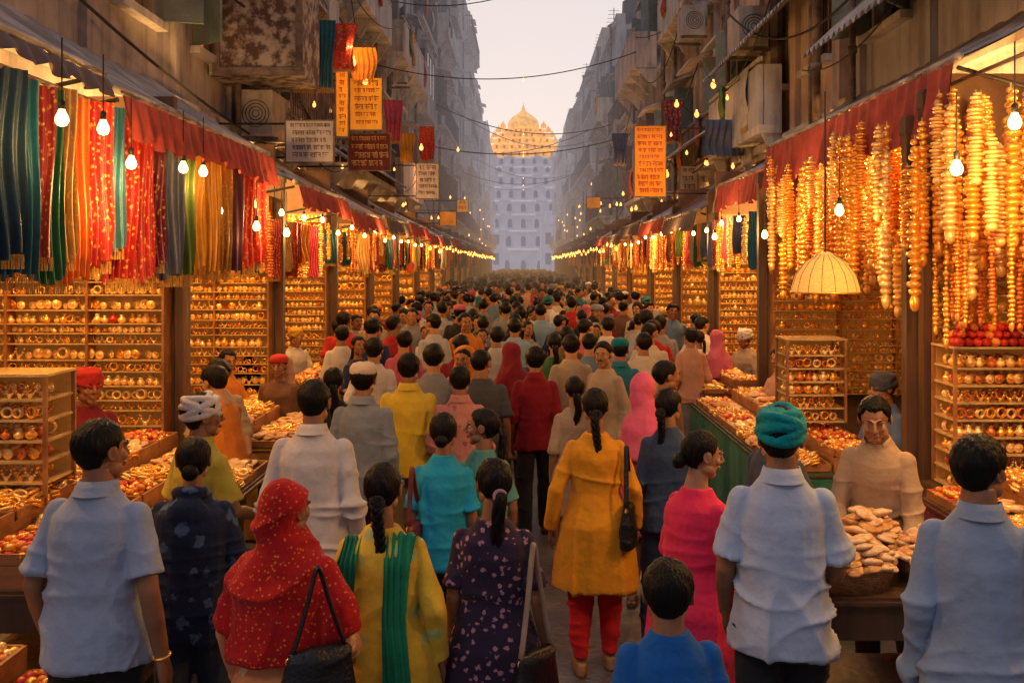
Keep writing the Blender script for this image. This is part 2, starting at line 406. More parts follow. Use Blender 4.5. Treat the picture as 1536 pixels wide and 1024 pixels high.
    for s in(1,-1):
        S,E,W=arms[s]
        if slv=='short':
            t.limb([S,S.lerp(E,.45),S.lerp(E,.80)],[ur+k0+.002,ur+k0+.003,ur+k0+.013],14,True,False)
        elif slv=='half':
            t.limb([S,S.lerp(E,.5),E,E.lerp(W,.12)],[ur+k0+.002,ur+k0+.001,ur+k0+.002,ur+k0+.005],14,True,False)
        else:
            q=.008 if top=='jacket' else 0
            t.limb([S,S.lerp(E,.5),E,E.lerp(W,.5),E.lerp(W,.93)],[ur+k0+.002+q,ur+k0+q,.047+q,.043+q,.036+q],14,True,False)
            t.limb([E.lerp(W,.86),E.lerp(W,.97)],[.038+q,.036+q],14,False,False)
    if top=='jacket': 
        t.ell((0,-.115,1.375),(.100,.050,.085)); t.torus((0,-.03,1.455),.066,.026,rotm(-18,0,0),n=24,m=8,Ry=.085)
    tm=remesh(t,vox,1)
    displace(tm,(folds_kurta if top in('kurta','long') else folds_shirt)(seed,.013 if fine else .010))
    parts.append(({'shirt':'shirt','tee':'shirt','kurta':'kurta','long':'dress','jacket':'jacket'}[top],tm,'top'))
    if sp.get('collar',not f) and fine:
        c_=MB()
        prof=[(.064,1.458,-.006),(.0635,1.500,.000),(.067,1.503,-.001),(.075,1.480,-.006),(.086,1.452,-.014)]
        V_=[];n_=30; op=sp.get('open',.28)
        for r0,z,cy in prof:
            for i in range(n_+1):
                a=PI*.5+op+(2*PI-2*op)*i/n_; V_.append((r0*math.cos(a),cy-.004+r0*1.04*math.sin(a),z-(.03*max(0,math.sin(a))**2)))
        c_.add(V_,[(j*(n_+1)+i,j*(n_+1)+i+1,(j+1)*(n_+1)+i+1,(j+1)*(n_+1)+i) for j in range(4) for i in range(n_)])
        parts.append(('collar',c_.mesh('collar',True),'top'))
    q=MB(); sal=sp.get('salwar',f)
    q.loft([(0,0,.80,.135,.115),(0,0,.90,.156*fat,.122*fat),(0,0,1.0,.138*fat,.106*fat)],20,2.3)
    for s in(1,-1):
        h,k,a=legs[s]
        q.limb([h+Vector((0,0,-.03)),h.lerp(k,.5),k,k.lerp(a,.5),a+Vector((0,-.01,-.01 if not sal else .02))],[.085,.082,.070,.066,.055] if not sal else [.087,.090,.080,.064,.043],14,True,False)
    qm=remesh(q,vox*1.2,1); displace(qm,folds_shirt(seed+9,.006))
    parts.append(('trousers',qm,'bottom'))
    if fine:
        for s in(1,-1):
            a=legs[s][2]; x=MB(); z0=a.z-.085
            x.loft([(a.x,a.y+.055,z0,.040,.125),(a.x,a.y+.055,z0+.03,.043,.128),(a.x,a.y+.045,z0+.055,.038,.105),(a.x,a.y-.01,z0+.085,.037,.050)],16,2.4)
            parts.append(('shoe',x.mesh('shoe',True),'shoe'))
    def hm(mb,vx=None,sm=1):
        me=remesh(mb,vx,sm) if vx else mb.mesh('hair',True); me.transform(HM); return me
    hs_=sp.get('hair','short'); n_=(110,56) if fine else (30,20)
    if hs_!='none':
        kw={}
        if f: kw=dict(th=.012,front=.068,side=-.004,nape=-.045,pull=True)
        if sp.get('stache'): kw['stache']=True
        sh=hairshell(seed=seed,nu=n_[0],nv=n_[1],**kw)
        if hs_=='bun':
            sh.ell((0,-.118,-.035),(.042,.034,.038)); sh.torus((0,-.126,-.035),.026,.014,rotm(80,0,10),n=20,m=8); sh.torus((0,-.13,-.037),.014,.012,rotm(80,0,10),n=14,m=8)
        if hs_ in('pony','braid'):
            L_=sp.get('hlen',.42); pts=[];rr=[];n=34
            for i in range(n+1):
                v=i/n; y=-.104-.035*math.sin(min(1,v*4)*PI/2)+(.02*v); z=-.02-L_*v+.02*math.sin(min(1,v*4)*PI)
                pts.append(Vector((.016*math.sin(v*4+seed),y,z)))
                rr.append((.034*(1-.25*v)*(1 if v>.06 else .7)*(1 if v<.8 else (1-v)*3+.4) if hs_=='pony' else .024*(1-.45*v))*(.25 if v>.97 else 1))
            if hs_=='pony':
                for j in range(13):
                    a=j/13*2*PI; e_=(.62 if j%2 else .4)
                    sh.tube([p+Vector((math.cos(a)*r*e_,math.sin(a)*r*e_*.7,-.02*math.sin(a*3)*(k/n)))+Vector((math.sin(k*.35+j*2)*.005,0,0)) for k,(p,r) in enumerate(zip(pts,rr))],[r*.42 for r in rr],7)
            else:
                for j in range(3):
                    ph=j*2*PI/3
                    sh.tube([p+Vector((math.sin(k*.75+ph)*r*.75,math.sin(2*(k*.75+ph))*r*.35,0)) for k,(p,r) in enumerate(zip(pts,rr))],[r*.68 for r in rr],8)
        parts.append(('hair',hm(sh),'hair'))
        if hs_ in('pony','braid') and fine:
            x=MB(); x.torus((0,-.124,-.032),.026,.010,rotm(65,0,0),n=18,m=8); 
            parts.append(('hair_tie',hm(x),'tie'))
    if sp.get('turban'):
        x=hm(turban_mb(),.005 if fine else .012,1); parts.append(('turban',x,'turban'))
    if sp.get('cap'):
        x=MB(); x.lathe((0,-.012,.045),[(.086,0),(.091,.012),(.088,.045),(.070,.070),(.03,.082),(.002,.084)],22)
        x.v=[(a,(b_+.012)*1.16-.012,c) for a,b_,c in x.v]; parts.append(('cap',hm(x),'turban'))
    if sp.get('eyes'):
        me=EYES.copy(); me.transform(HM); parts.append(('eyes',me,None))
    if sp.get('hood'):
        x=MB(); L_=sp['hood']
        x2=MB(); x2.ell((0,-.034,.034),(.092,.098,.110),None,22,14); x2.limb([(0,-.05,0),(0,-.055,-.12)],[.082,.082])
        x2.v=[tuple(HM@Vector(p)) for p in x2.v]; x.add(x2.v,x2.f)
        w_=.96 if sp.get('hoodarms') else .84
        x.loft([(0,-.025,1.53,.080,.085),(0,-.03,1.46,.115*w_,.105),(0,-.022,1.40,.175*w_,.130),(0,-.02,1.33,.205*w_,.150),(0,-.022,1.2,.205*w_,.160),(0,-.03,1.42-L_,.20*w_,.165)][::-1],26,2.2)
        if sp.get('hoodarms'):
            for s in(1,-1):
                S,E,W=arms[s]; x.limb([S,S.lerp(E,.9)],[.070,.078],14,True,False)
        me=remesh(x,vox,1); displace(me,folds_scarf(seed,.020)); parts.append(('headscarf',me,'scarf'))
    for nm,paths,w,role in sp.get('drapes',[]):
        parts.append((nm,drape(paths,w).mesh(nm,True),role))
    if sp.get('watch'):
        S,E,W=arms[sp['watch']]; x=MB(); d=(W-E).normalized(); qd=d.to_track_quat('Z','Y').to_matrix()
        x.torus(W-d*.015,.030,.005,qd,n=20,m=6); parts.append(('bracelet',x.mesh('bracelet',True),'gold'))
    return parts
DEF={'skin':SKIN,'hair':HAIR,'shoe':mat('brown leather',(.06,.03,.018),rough=.45),'gold':GOLD,'tie':cloth('black tie',(.02,.015,.02))}
PPOS=[]
def put_person(parts,x,y,yaw,H,mats,label,group=None,z=0,lean=0,wd=1.0,cat='person'):
    r=thing('person',label,cat,(x,y,z),group,True,rad(yaw)); k=H/1.72; r.scale=(k*wd,k*wd,k)
    r.rotation_euler=(rad(-lean),0,rad(yaw))
    for nm,me,role in parts:
        o=bpy.data.objects.new(nm,me); C.objects.link(o); o.parent=r
        if role:
            if not me.materials: me.materials.append(None)
            o.material_slots[0].link='OBJECT'; o.material_slots[0].material=mats.get(role) or DEF.get(role) or SKIN
    PPOS.append((x,y)); return r
def at(x,ytop,H):
    s=(ytop-395)/(EYE-H); return (x-785)/s,F/s
blk=cloth('black trousers',(.018,.016,.018)); jean=cloth('dark jeans',(.03,.04,.07)); brn=cloth('brown trousers',(.07,.04,.028)); khaki=cloth('khaki trousers',(.2,.15,.09))
pb=lambda *a:[(p,w) for p,w in a]
near=[
 (143,625,1.74,-10,dict(fat=1.12,sleeve='short',top='tee',collar=True,hyaw=-22,seed=3,watch=1,armR=((.235,-.05,1.11),(.262,.0,.85)),armL=((.225,-.06,1.11),(.23,.05,.87))),dict(top=cloth('pale grey blue',(.31,.36,.47)),bottom=blk),'man in pale grey-blue short-sleeve shirt, back turned, front left corner'),
 (290,648,1.58,5,dict(sex='f',top='jacket',sleeve='long',hair='bun',hyaw=5,seed=5,fat=1.18,armR=((.22,-.03,1.12),(.18,.16,1.0)),armL=((.22,-.03,1.12),(.2,.12,.95))),dict(top=cloth('navy pattern',(.010,.018,.05),pat='floral',pcol=(.06,.10,.19),ps=10),bottom=jean),'woman in navy patterned hooded jacket with low hair bun'),
 (430,714,1.56,-12,dict(sex='f',top='kurta',sleeve='long',hair='none',hood=.36,hoodarms=True,hyaw=-20,seed=8,fat=1.2,armR=((.25,-.02,1.12),(.2,.18,1.0)),armL=((.24,-.02,1.12),(.24,.08,.9))),dict(top=cloth('orange cream print',(.62,.22,.08),pat='floral',pcol=(.75,.5,.25),ps=9),bottom=cloth('red salwar',(.5,.02,.02)),scarf=cloth('red gold dotted',(.42,.007,.007),pat='dots',pcol=(.68,.15,.02),ps=52)),'woman wrapped in a red gold-dotted headscarf with orange print kurta'),
 (574,687,1.56,0,dict(sex='f',top='kurta',sleeve='long',hair='braid',hlen=.42,seed=12,fat=1.2,hyaw=-4,armR=((.22,-.045,1.11),(.25,.03,.87)),armL=((.215,-.045,1.11),(.23,.04,.87)),drapes=[('dupatta',pb(((.07,.13,1.2),(1,0,0)),((.080,.06,1.39),(1,.2,0)),((.085,-.06,1.435),(1,0,0)),((.08,-.155,1.33),(1,0,0)),((.07,-.175,1.1),(1,0,0)),((.09,-.215,.85),(1,0,0)),((.10,-.225,.6),(1,0,0))),.13,'drape'),('dupatta',pb(((-.09,.13,1.2),(1,0,0)),((-.1,.06,1.38),(1,.2,0)),((-.11,-.05,1.42),(1,0,0)),((-.13,-.14,1.33),(1,0,0)),((-.155,-.160,1.15),(1,0,0))),.10,'drape')]),dict(top=cloth('lime yellow kurta',(.76,.47,.04),pat='floral',pcol=(.40,.48,.18),ps=6),bottom=cloth('green salwar',(.03,.25,.12)),drape=cloth('emerald',(.012,.20,.09))),'woman with long braid, yellow kurta and green dupatta over shoulders'),
 (740,680,1.55,-4,dict(sex='f',top='kurta',sleeve='short',hair='pony',hlen=.3,seed=15,hyaw=20,fat=1.15,hem=.4,armR=((.20,-.045,1.11),(.235,.03,.87))),dict(top=cloth('purple floral',(.03,.016,.036),pat='floral',pcol=(.40,.17,.20),ps=27),bottom=blk,tie=cloth('mauve tie',(.4,.2,.25))),'woman in dark purple floral dress with ponytail, back turned'),
 (466,567,1.73,-4,dict(sleeve='long',seed=21,fat=1.08,armR=((.22,-.05,1.11),(.24,.05,.86)),armL=((.215,-.05,1.11),(.235,.05,.86))),dict(top=cloth('off white',(.60,.54,.50)),bottom=khaki),'man in loose off-white long-sleeve shirt walking away'),
 (302,578,1.66,-35,dict(sleeve='short',turban=True,hyaw=-20,eyes=True,seed=23,armR=((.21,.05,1.12),(.14,.26,1.05))),dict(top=cloth('olive yellow',(.45,.36,.05)),bottom=brn,turban=cloth('white turban',(.58,.54,.52),bs=40)),'man in white turban and olive-yellow shirt turned right'),
 (665,613,1.55,-2,dict(sex='f',sleeve='short',hair='bun',seed=25,top='tee',fat=1.1),dict(top=cloth('cyan blue',(.015,.30,.46)),bottom=jean),'woman in bright cyan short-sleeve top with black hair bun'),
 (724,607,1.55,20,dict(sex='f',sleeve='short',hair='pony',hlen=.22,hyaw=62,eyes=True,seed=27),dict(top=cloth('sea green',(.09,.26,.21)),bottom=brn),'woman in sea-green top looking left, face in profile'),
 (893,577,1.62,0,dict(sex='f',top='kurta',sleeve='long',hair='braid',hlen=.44,seed=30,hem=.52,fat=1.14,armL=((.235,-.045,1.11),(.268,.02,.86)),armR=((.225,-.045,1.11),(.25,.04,.86)),stride=.03),dict(top=cloth('mustard',(.68,.27,.012)),bottom=cloth('bright red salwar',(.5,.012,.012)),shoe=mat('tan sandal',(.3,.14,.06))),'woman in mustard kurta and red salwar with long braid, mid street'),
 (1030,641,1.6,-60,dict(sex='f',top='long',sleeve='half',hair='bun',hyaw=-16,hpitch=-4,eyes=True,seed=33,fat=1.22,armR=((.20,.03,1.12),(.05,.28,1.03)),armL=((.21,.0,1.12),(.03,.29,1.05)),refR=(0,0,1),refL=(0,0,1),handR='grip',handL='grip'),dict(top=cloth('hot pink',(.68,.025,.09)),bottom=cloth('rose red',(.6,.03,.05)),skin=SKIN2),'woman in hot pink dress facing right with hands clasped'),
 (1172,594,1.77,-8,dict(sleeve='short',turban=True,hyaw=-12,seed=36,fat=1.02,armL=((.208,.0,1.11),(.20,.12,.91)),armR=((.205,.02,1.11),(.18,.20,1.0))),dict(top=cloth('light blue shirt',(.43,.48,.60)),bottom=blk,turban=cloth('teal turban',(.0,.24,.25),bs=40)),'man in teal turban and light blue short-sleeve shirt at bread table'),
 (1003,838,1.40,5,dict(top='tee',sleeve='short',hyaw=-12,hscale=1.15,seed=39,collar=False,fat=1.06),dict(top=cloth('royal blue',(.010,.10,.34)),bottom=jean),'boy in royal blue tee seen from behind, bottom foreground'),
 (1470,648,1.73,-22,dict(sleeve='long',hyaw=-35,seed=42,eyes=True,fat=1.02,armR=((.21,.04,1.13),(.18,.27,1.1))),dict(top=cloth('slate blue shirt',(.26,.32,.43)),bottom=blk),'man in slate-blue long-sleeve shirt turned right, far right foreground'),
 (1335,577,1.68,146,dict(sleeve='long',eyes=True,hyaw=14,hpitch=-6,seed=45,open=.7,fat=.97,armR=((.19,.12,1.13),(.12,.36,1.02)),armL=((.20,.10,1.12),(.20,.34,.98)),handR='grip'),dict(top=cloth('beige vendor shirt',(.42,.28,.165)),bottom=brn,skin=SKIN2),'vendor in beige open-collared shirt leaning over heaped bread'),
 (545,540,1.68,-4,dict(sleeve='long',cap=True,seed=48,fat=1.05),dict(top=cloth('steel grey',(.20,.23,.28)),bottom=brn,turban=cloth('cream cap',(.6,.48,.36))),'man in cream cap and steel-grey long shirt, back turned'),
 (613,526,1.68,-2,dict(sleeve='half',seed=51,fat=1.1),dict(top=cloth('lemon yellow',(.66,.46,.04)),bottom=khaki),'man in lemon-yellow shirt walking away'),
 (803,518,1.62,0,dict(sleeve='half',seed=54,stride=.14,fat=1.05),dict(top=cloth('maroon shirt',(.20,.007,.016)),bottom=blk),'man in maroon shirt and black trousers striding mid street'),
 (930,505,1.63,-3,dict(sleeve='short',cap=True,seed=57,stride=.1),dict(top=cloth('teal blue shirt',(.015,.13,.20)),bottom=jean,turban=cloth('teal cap',(.0,.12,.16))),'man in teal-blue shirt and teal cap walking away'),
 (968,560,1.56,-12,dict(sex='f',top='kurta',hair='none',hood=.3,hyaw=-20,seed=60,sleeve='long'),dict(top=cloth('rose kurta',(.55,.08,.16)),bottom=brn,scarf=cloth('rose pink',(.66,.11,.20))),'woman in rose-pink headscarf with back turned'),
 (1003,577,1.6,-14,dict(sex='f',top='tee',hair='braid',hlen=.3,hyaw=-22,seed=63,sleeve='half',stride=.14,salwar=False,fat=1.08),dict(top=cloth('dark slate',(.04,.06,.10)),bottom=jean),'woman in dark slate top and jeans with braid, behind pink dress'),
 (690,545,1.6,0,dict(sleeve='half',seed=66,top='shirt'),dict(top=cloth('coral print',(.50,.21,.17),pat='floral',pcol=(.33,.1,.11),ps=14),bottom=brn),'man in coral printed shirt walking away'),
]
LEAN={14:12,0:1,5:2,10:3}
for ni,(x,yt,H,yaw,sp,mats,lab) in enumerate(near):
    sp.setdefault('vox',.0080 if yt>560 else .010)
    X,Y=at(x,yt,H+(.03 if sp.get('turban') else 0)+.015)
    ln=LEAN.get(ni,0)
    if ln>5: Y+=.20; X+=.08
    put_person(make_person(sp),X,Y,yaw,H,mats,lab,lean=ln)
print('near people',time.time()-T0)
ARCH={}
A=dict(low=True,vox=.013)
ARCH['man']=make_person(dict(A,sleeve='half',seed=70,stride=.1,armL=((.21,-.08,1.11),(.20,.06,.90))))
ARCH['man2']=make_person(dict(A,sleeve='long',seed=71,stride=-.08,hyaw=25,stache=True,eyes=True,armR=((.20,-.02,1.11),(.12,.20,1.05))))
ARCH['man3']=make_person(dict(A,sleeve='short',top='tee',seed=72,fat=1.10,hyaw=-30,eyes=True,armL=((.23,-.06,1.12),(.24,.12,.95))))
ARCH['man4']=make_person(dict(A,sleeve='half',seed=83,fat=.94,hyaw=12,hroll=6,eyes=True,armR=((.20,.0,1.12),(.12,.22,1.12))))
ARCH['kurta man']=make_person(dict(A,sleeve='long',top='kurta',seed=73,hem=.6,cap=True,eyes=True))
ARCH['turban']=make_person(dict(A,sleeve='long',turban=True,seed=74,eyes=True,hyaw=-15))
ARCH['woman']=make_person(dict(A,sex='f',top='kurta',sleeve='half',hair='pony',seed=75,hlen=.28,eyes=True,armR=((.18,-.02,1.11),(.12,.2,1.08))))
ARCH['braid']=make_person(dict(A,sex='f',top='kurta',sleeve='long',hair='braid',seed=76,eyes=True,hyaw=25,fat=1.08))
ARCH['bun']=make_person(dict(A,sex='f',top='tee',sleeve='short',hair='bun',seed=84,eyes=True,hyaw=-30))
ARCH['hood']=make_person(dict(A,sex='f',top='kurta',sleeve='long',hair='short',hood=.32,seed=77,eyes=True,hyaw=-15))
ARCH['reach']=make_person(dict(A,sleeve='half',seed=78,eyes=True,hpitch=-8,stache=True,armR=((.20,.10,1.14),(.14,.33,1.04)),armL=((.20,.08,1.12),(.17,.3,1.02))))
ARCH['sit']=make_person(dict(A,vox=.011,sleeve='long',turban=True,seed=79,eyes=True,sit=True,armR=((.20,.08,1.14),(.14,.28,1.05)),armL=((.20,.08,1.14),(.17,.28,1.02))))
ARCH['sitwoman']=make_person(dict(A,vox=.011,sex='f',top='tee',sleeve='half',hair='bun',seed=80,eyes=True,sit=True,armR=((.18,.08,1.14),(.14,.28,1.05)),armL=((.18,.08,1.14),(.17,.28,1.02))))
PAL=[('white',(.54,.50,.47)),('off-white',(.48,.41,.33)),('sky blue',(.22,.33,.47)),('navy',(.02,.03,.09)),('black',(.02,.018,.02)),('charcoal',(.06,.06,.07)),('maroon',(.16,.01,.02)),('red',(.36,.02,.02)),('pink',(.45,.10,.16)),('peach',(.46,.24,.16)),('orange',(.5,.16,.02)),('mustard',(.45,.24,.03)),('beige',(.36,.27,.18)),('teal',(.02,.13,.16)),('green',(.04,.12,.05)),('grey',(.2,.2,.22)),('purple',(.09,.03,.11)),('brown',(.14,.07,.04)),('light grey',(.36,.36,.38)),('dusty blue',(.12,.17,.26))]
PW=[7,5,4,6,8,7,3,2,3,4,2,2,5,3,2,7,1,5,5,6]
PM={n:cloth('crowd '+n,c) for n,c in PAL}
def cperson(kind,x,y,yaw,H,tc,bc='black',hc='white',label=None,group=None,z=0,lean=0,wd=1.0):
    m=dict(top=PM[tc],bottom=PM[bc],turban=PM[hc],scarf=PM[hc],skin=rnd.choice((SKIN,SKIN,SKIN2)))
    return put_person(ARCH[kind],x,y,yaw,H,m,label,group,z,lean,wd)
hand=[
 (650,514,1.66,0,'man','grey','black','white','man in grey shirt right of the lemon-yellow shirt'),
 (722,522,1.63,0,'man3','charcoal','black','white','man in charcoal shirt left of the maroon shirt man'),
 (857,500,1.64,0,'man','beige','brown','white','man in beige shirt right of the maroon shirt man'),
 (862,560,1.5,4,'woman','beige','brown','white','girl in beige top just left of the mustard kurta'),
 (560,505,1.64,-4,'man','white','grey','white','man in white shirt behind the cream cap'),
 (500,548,1.55,10,'woman','black','black','white','woman in black between white shirt and cream cap men'),
 (768,512,1.58,2,'hood','peach','brown','maroon','woman in peach kurta with maroon headscarf'),
 (606,494,1.62,4,'man4','pink','black','white','man in pink shirt behind lemon-yellow shirt'),
 (355,545,1.62,60,'reach','orange','brown','white','man in saffron orange shirt bending over left counter'),
 (318,530,1.62,-150,'reach','beige','black','white','man in tan shirt facing the camera behind left counter'),
 (420,529,1.5,178,'kurta man','brown','black','red','man in brown with red cap facing camera at left stall'),
 (410,495,1.60,-10,'man','peach','black','white','man in peach shirt beside the left stall post'),
 (378,497,1.60,20,'man2','black','black','white','man in black shirt at left stall edge'),
 (1000,538,1.62,-100,'man2','brown','black','white','man in brown looking right towards the right counter'),
 (1128,602,1.58,-60,'reach','charcoal','black','white','man in charcoal bending behind the teal turban man'),
 (745,488,1.62,0,'man4','light grey','black','white','man in light grey shirt in the mid street crowd'),
 (772,476,1.64,0,'man','sky blue','navy','white','man in sky-blue shirt in the middle of the crowd'),
 (832,497,1.60,0,'woman','green','black','white','woman in green kurta behind maroon shirt'),
 (886,497,1.62,0,'man3','dusty blue','black','white','man in dusty blue shirt behind beige shirt'),
 (911,474,1.66,0,'man2','white','grey','white','tall man in white shirt behind teal-blue shirt'),
 (965,497,1.62,0,'man4','off-white','black','white','man in off-white shirt right of teal cap'),
 (690,500,1.62,6,'man2','maroon','black','white','man in maroon long-sleeve shirt behind coral print'),
]
for x,yt,H,yaw,k,tc,bc,hc,lab in hand:
    X,Y=at(x,yt,H+.015); cperson(k,X,Y,yaw,H,tc,bc,hc,lab,lean=8 if k=='reach' else rnd.uniform(-1,3),wd=1.06)
STOOLS=[]
for (X,Y,yaw,k,tc,hc,lab) in ((-2.83,6.35,-135,'sit','maroon','red','seated vendor in red turban and maroon shirt behind left counter'),
    (2.55,9.6,130,'sitwoman','peach','white','seated woman vendor in peach top behind right counter'),
    (2.75,7.3,110,'sit','dusty blue','charcoal','seated vendor in dusty blue with dark turban, right stall'),
    (-2.85,9.4,-140,'sitwoman','orange','white','seated vendor in orange behind second left counter'),
    (2.8,12.2,130,'sit','beige','white','seated vendor in beige and white turban, second right stall'),
    (-2.9,12.4,-140,'sit','white','mustard','seated vendor in white with mustard turban, third left stall')):
    zz=.02 if Y<7 else -.12
    cperson(k,X,Y,yaw,1.66,tc,'brown',hc,lab,None,zz,5); STOOLS.append((X,Y,zz))
KD=['man','man2','man3','man4','kurta man','turban','woman','braid','bun','hood']; KWt=[7,7,6,7,2,2,4,4,3,3]
GN={'man':'man in {} half-sleeve shirt','man2':'man in {} long-sleeve shirt','man3':'stocky man in {} tee','man4':'slim man in {} shirt','kurta man':'man in {} kurta and cap','turban':'man in {} shirt and {h} turban','woman':'woman in {} kurta with ponytail','braid':'woman in {} kurta with braid','bun':'woman in {} top with bun','hood':'woman in {} kurta with {h} headscarf'}
spots=[]; y=8.9
while y<112:
    half=2.25 if y<12 else 2.5
    x=-half+rnd.random()*.4
    while x<half:
        px,py=x+rnd.uniform(-.16,.16),y+rnd.uniform(-.3,.3)
        free=not(y<12.0 and -.50<px<.42)
        if y<10.5 and abs(px)>1.5: free=False
        if free and all((px-a)**2+(py-b)**2>.215 for a,b in PPOS+spots[-50:]): spots.append((px,py))
        x+=rnd.uniform(.42,.58) if y>10 else rnd.uniform(.58,.8)
    y+=.55
spots.sort(key=lambda p:p[1])
NIND=300-len(near)-len(hand)-len(STOOLS)
for i,(px,py) in enumerate(spots[:NIND]):
    k=rnd.choices(KD,KWt)[0]; tc=rnd.choices([n for n,_ in PAL],PW)[0]; hc=rnd.choice(['white','red','mustard','pink','teal','orange','off-white','grey'])
    back=rnd.random()<.72; yaw=rnd.gauss(0,20) if back else 180+rnd.gauss(0,28)
    H=rnd.uniform(1.60,1.76) if k in('man','man2','man3','man4','kurta man','turban') else rnd.uniform(1.48,1.60)
    where='near left stalls' if px<-1.2 else 'near right stalls' if px>1.2 else 'mid street'
    row='nearer crowd' if py<14 else 'middle crowd' if py<21 else 'farther crowd'
    lab=GN[k].format(tc,h=hc)+(' facing camera, ' if not back else ', ')+where+', '+row
    cperson(k,px,py,yaw,H,tc,rnd.choice(['black','navy','brown','grey','charcoal']),hc,lab,lean=rnd.uniform(-2,6),wd=rnd.uniform(.96,1.14))
def low_person():
    segs=[]
    b=MB(); b.loft([(0,0,0,.12,.10),(0,0,.8,.16,.13),(0,0,1.1,.15,.12),(0,0,1.30,.175,.125),(0,0,1.38,.155,.10),(0,0,1.46,.07,.07)],8,2.2); 
    for s in(1,-1): b.tube([(s*.16,0,1.37),(s*.21,-.02,1.10),(s*.21,.05,.88)],[.050,.043,.03],6)
    segs.append((b,'top'))
    h=MB(); h.tube([(0,0,1.42),(0,0,1.54)],[.05,.05],7); h.ell((0,.02,1.58),(.066,.076,.105),None,9,7); segs.append((h,'skin'))
    h=MB(); h.ell((0,-.008,1.633),(.084,.100,.086),None,9,7); segs.append((h,'hair')); return segs
LP=low_person(); VV=[];FF=[];CC=[]
for px,py in spots[NIND:]:
    a=rnd.gauss(0,.3)+(PI if rnd.random()<.25 else 0); ca,sa=math.cos(a),math.sin(a); k=rnd.uniform(.90,1.04)
    tc=dict(PAL)[rnd.choices([n for n,_ in PAL],PW)[0]]; hc=(.012,.01,.01) if rnd.random()<.85 else dict(PAL)[rnd.choice(['white','red','mustard','pink'])]
    for mb,role in LP:
        o=len(VV); c={'top':tc,'skin':(.30,.14,.07),'hair':hc}[role]
        VV+=[((x*ca-y_*sa)*k+px,(x*sa+y_*ca)*k+py,z*k) for x,y_,z in mb.v]; FF+=[tuple(i+o for i in q) for q in mb.f]; CC+=[(*c,1)]*len(mb.v)
me=bpy.data.meshes.new('crowd'); me.from_pydata(VV,[],FF); me.polygons.foreach_set('use_smooth',[True]*len(me.polygons))
ca=me.color_attributes.new('Col','FLOAT_COLOR','POINT'); ca.data.foreach_set('color',[q for c in CC for q in c])
tag(obj('crowd',me,mat('crowd clothes',(.5,.5,.5),attr='Col',rough=.85,bump=0)),'distant crowd of shoppers filling the far end of the street','crowd',None,'stuff')
print('crowd',len(spots),time.time()-T0)
# ---------------------------------------------------------------- bags
LEATH=mat('black leather',(.012,.010,.011),rough=.38,ns=20,bump=.3,bs=80,spec=.35)
def bag(loc,rz,w,h,d,strap_top,mt,label,smat=None,sr=.007):
    r=thing('handbag',label,'bag',loc,None,True,rad(rz)); m=MB()
    m.loft([(0,0,-h/2,w*.46,d*.42),(0,0,-h*.46,w*.52,d*.55),(0,0,-h*.1,w*.5,d*.5),(0,0,h*.4,w*.42,d*.32),(0,0,h/2,w*.38,d*.16)],24,2.8)
    me=remesh(m,.007,1); displace(me,lambda P,N:.009*(ridge(wn(P,(16,16,16),5,4)))); obj('bag_body',me,mt,r)
    s=MB(); pts=[]; n=20; b0=h*.40
    for i in range(n+1):
        t=i/n; u=2*t-1; up=(1-abs(u)**1.6); pts.append((w*.38*u*(1-.55*up),.012*math.sin(t*PI),b0+(strap_top-b0)*up))
    s.tube(pts,sr,6,flat=2.0); obj('strap',s,smat or mt,r,True)
    for q in(-1,1): b=MB(); b.torus((q*w*.38,0,b0),.013,.003,rotm(90,0,0),n=12,m=5); obj('buckle',b,GOLD,r,True)
    return r
P=lambda n:(PPOS[n][0],PPOS[n][1])
x,y=P(9); bag((x+.18,y-.10,.86),75,.24,.24,.08,.44,LEATH,'black shoulder bag hanging beside the mustard kurta')
x,y=P(2); bag((x+.16,y-.22,.92),30,.26,.26,.11,.40,LEATH,'black leather handbag behind the red headscarf woman')
x,y=P(4); bag((x+.17,y-.14,.70),50,.25,.26,.09,.54,LEATH,'black shoulder bag with cream strap beside floral dress',cloth('cream strap',(.4,.26,.17)))
x,y=P(7); bag((x-.14,y-.12,.90),70,.2,.2,.08,.38,mat('maroon leather',(.15,.02,.02),rough=.4),'maroon shoulder bag beside the cyan top')
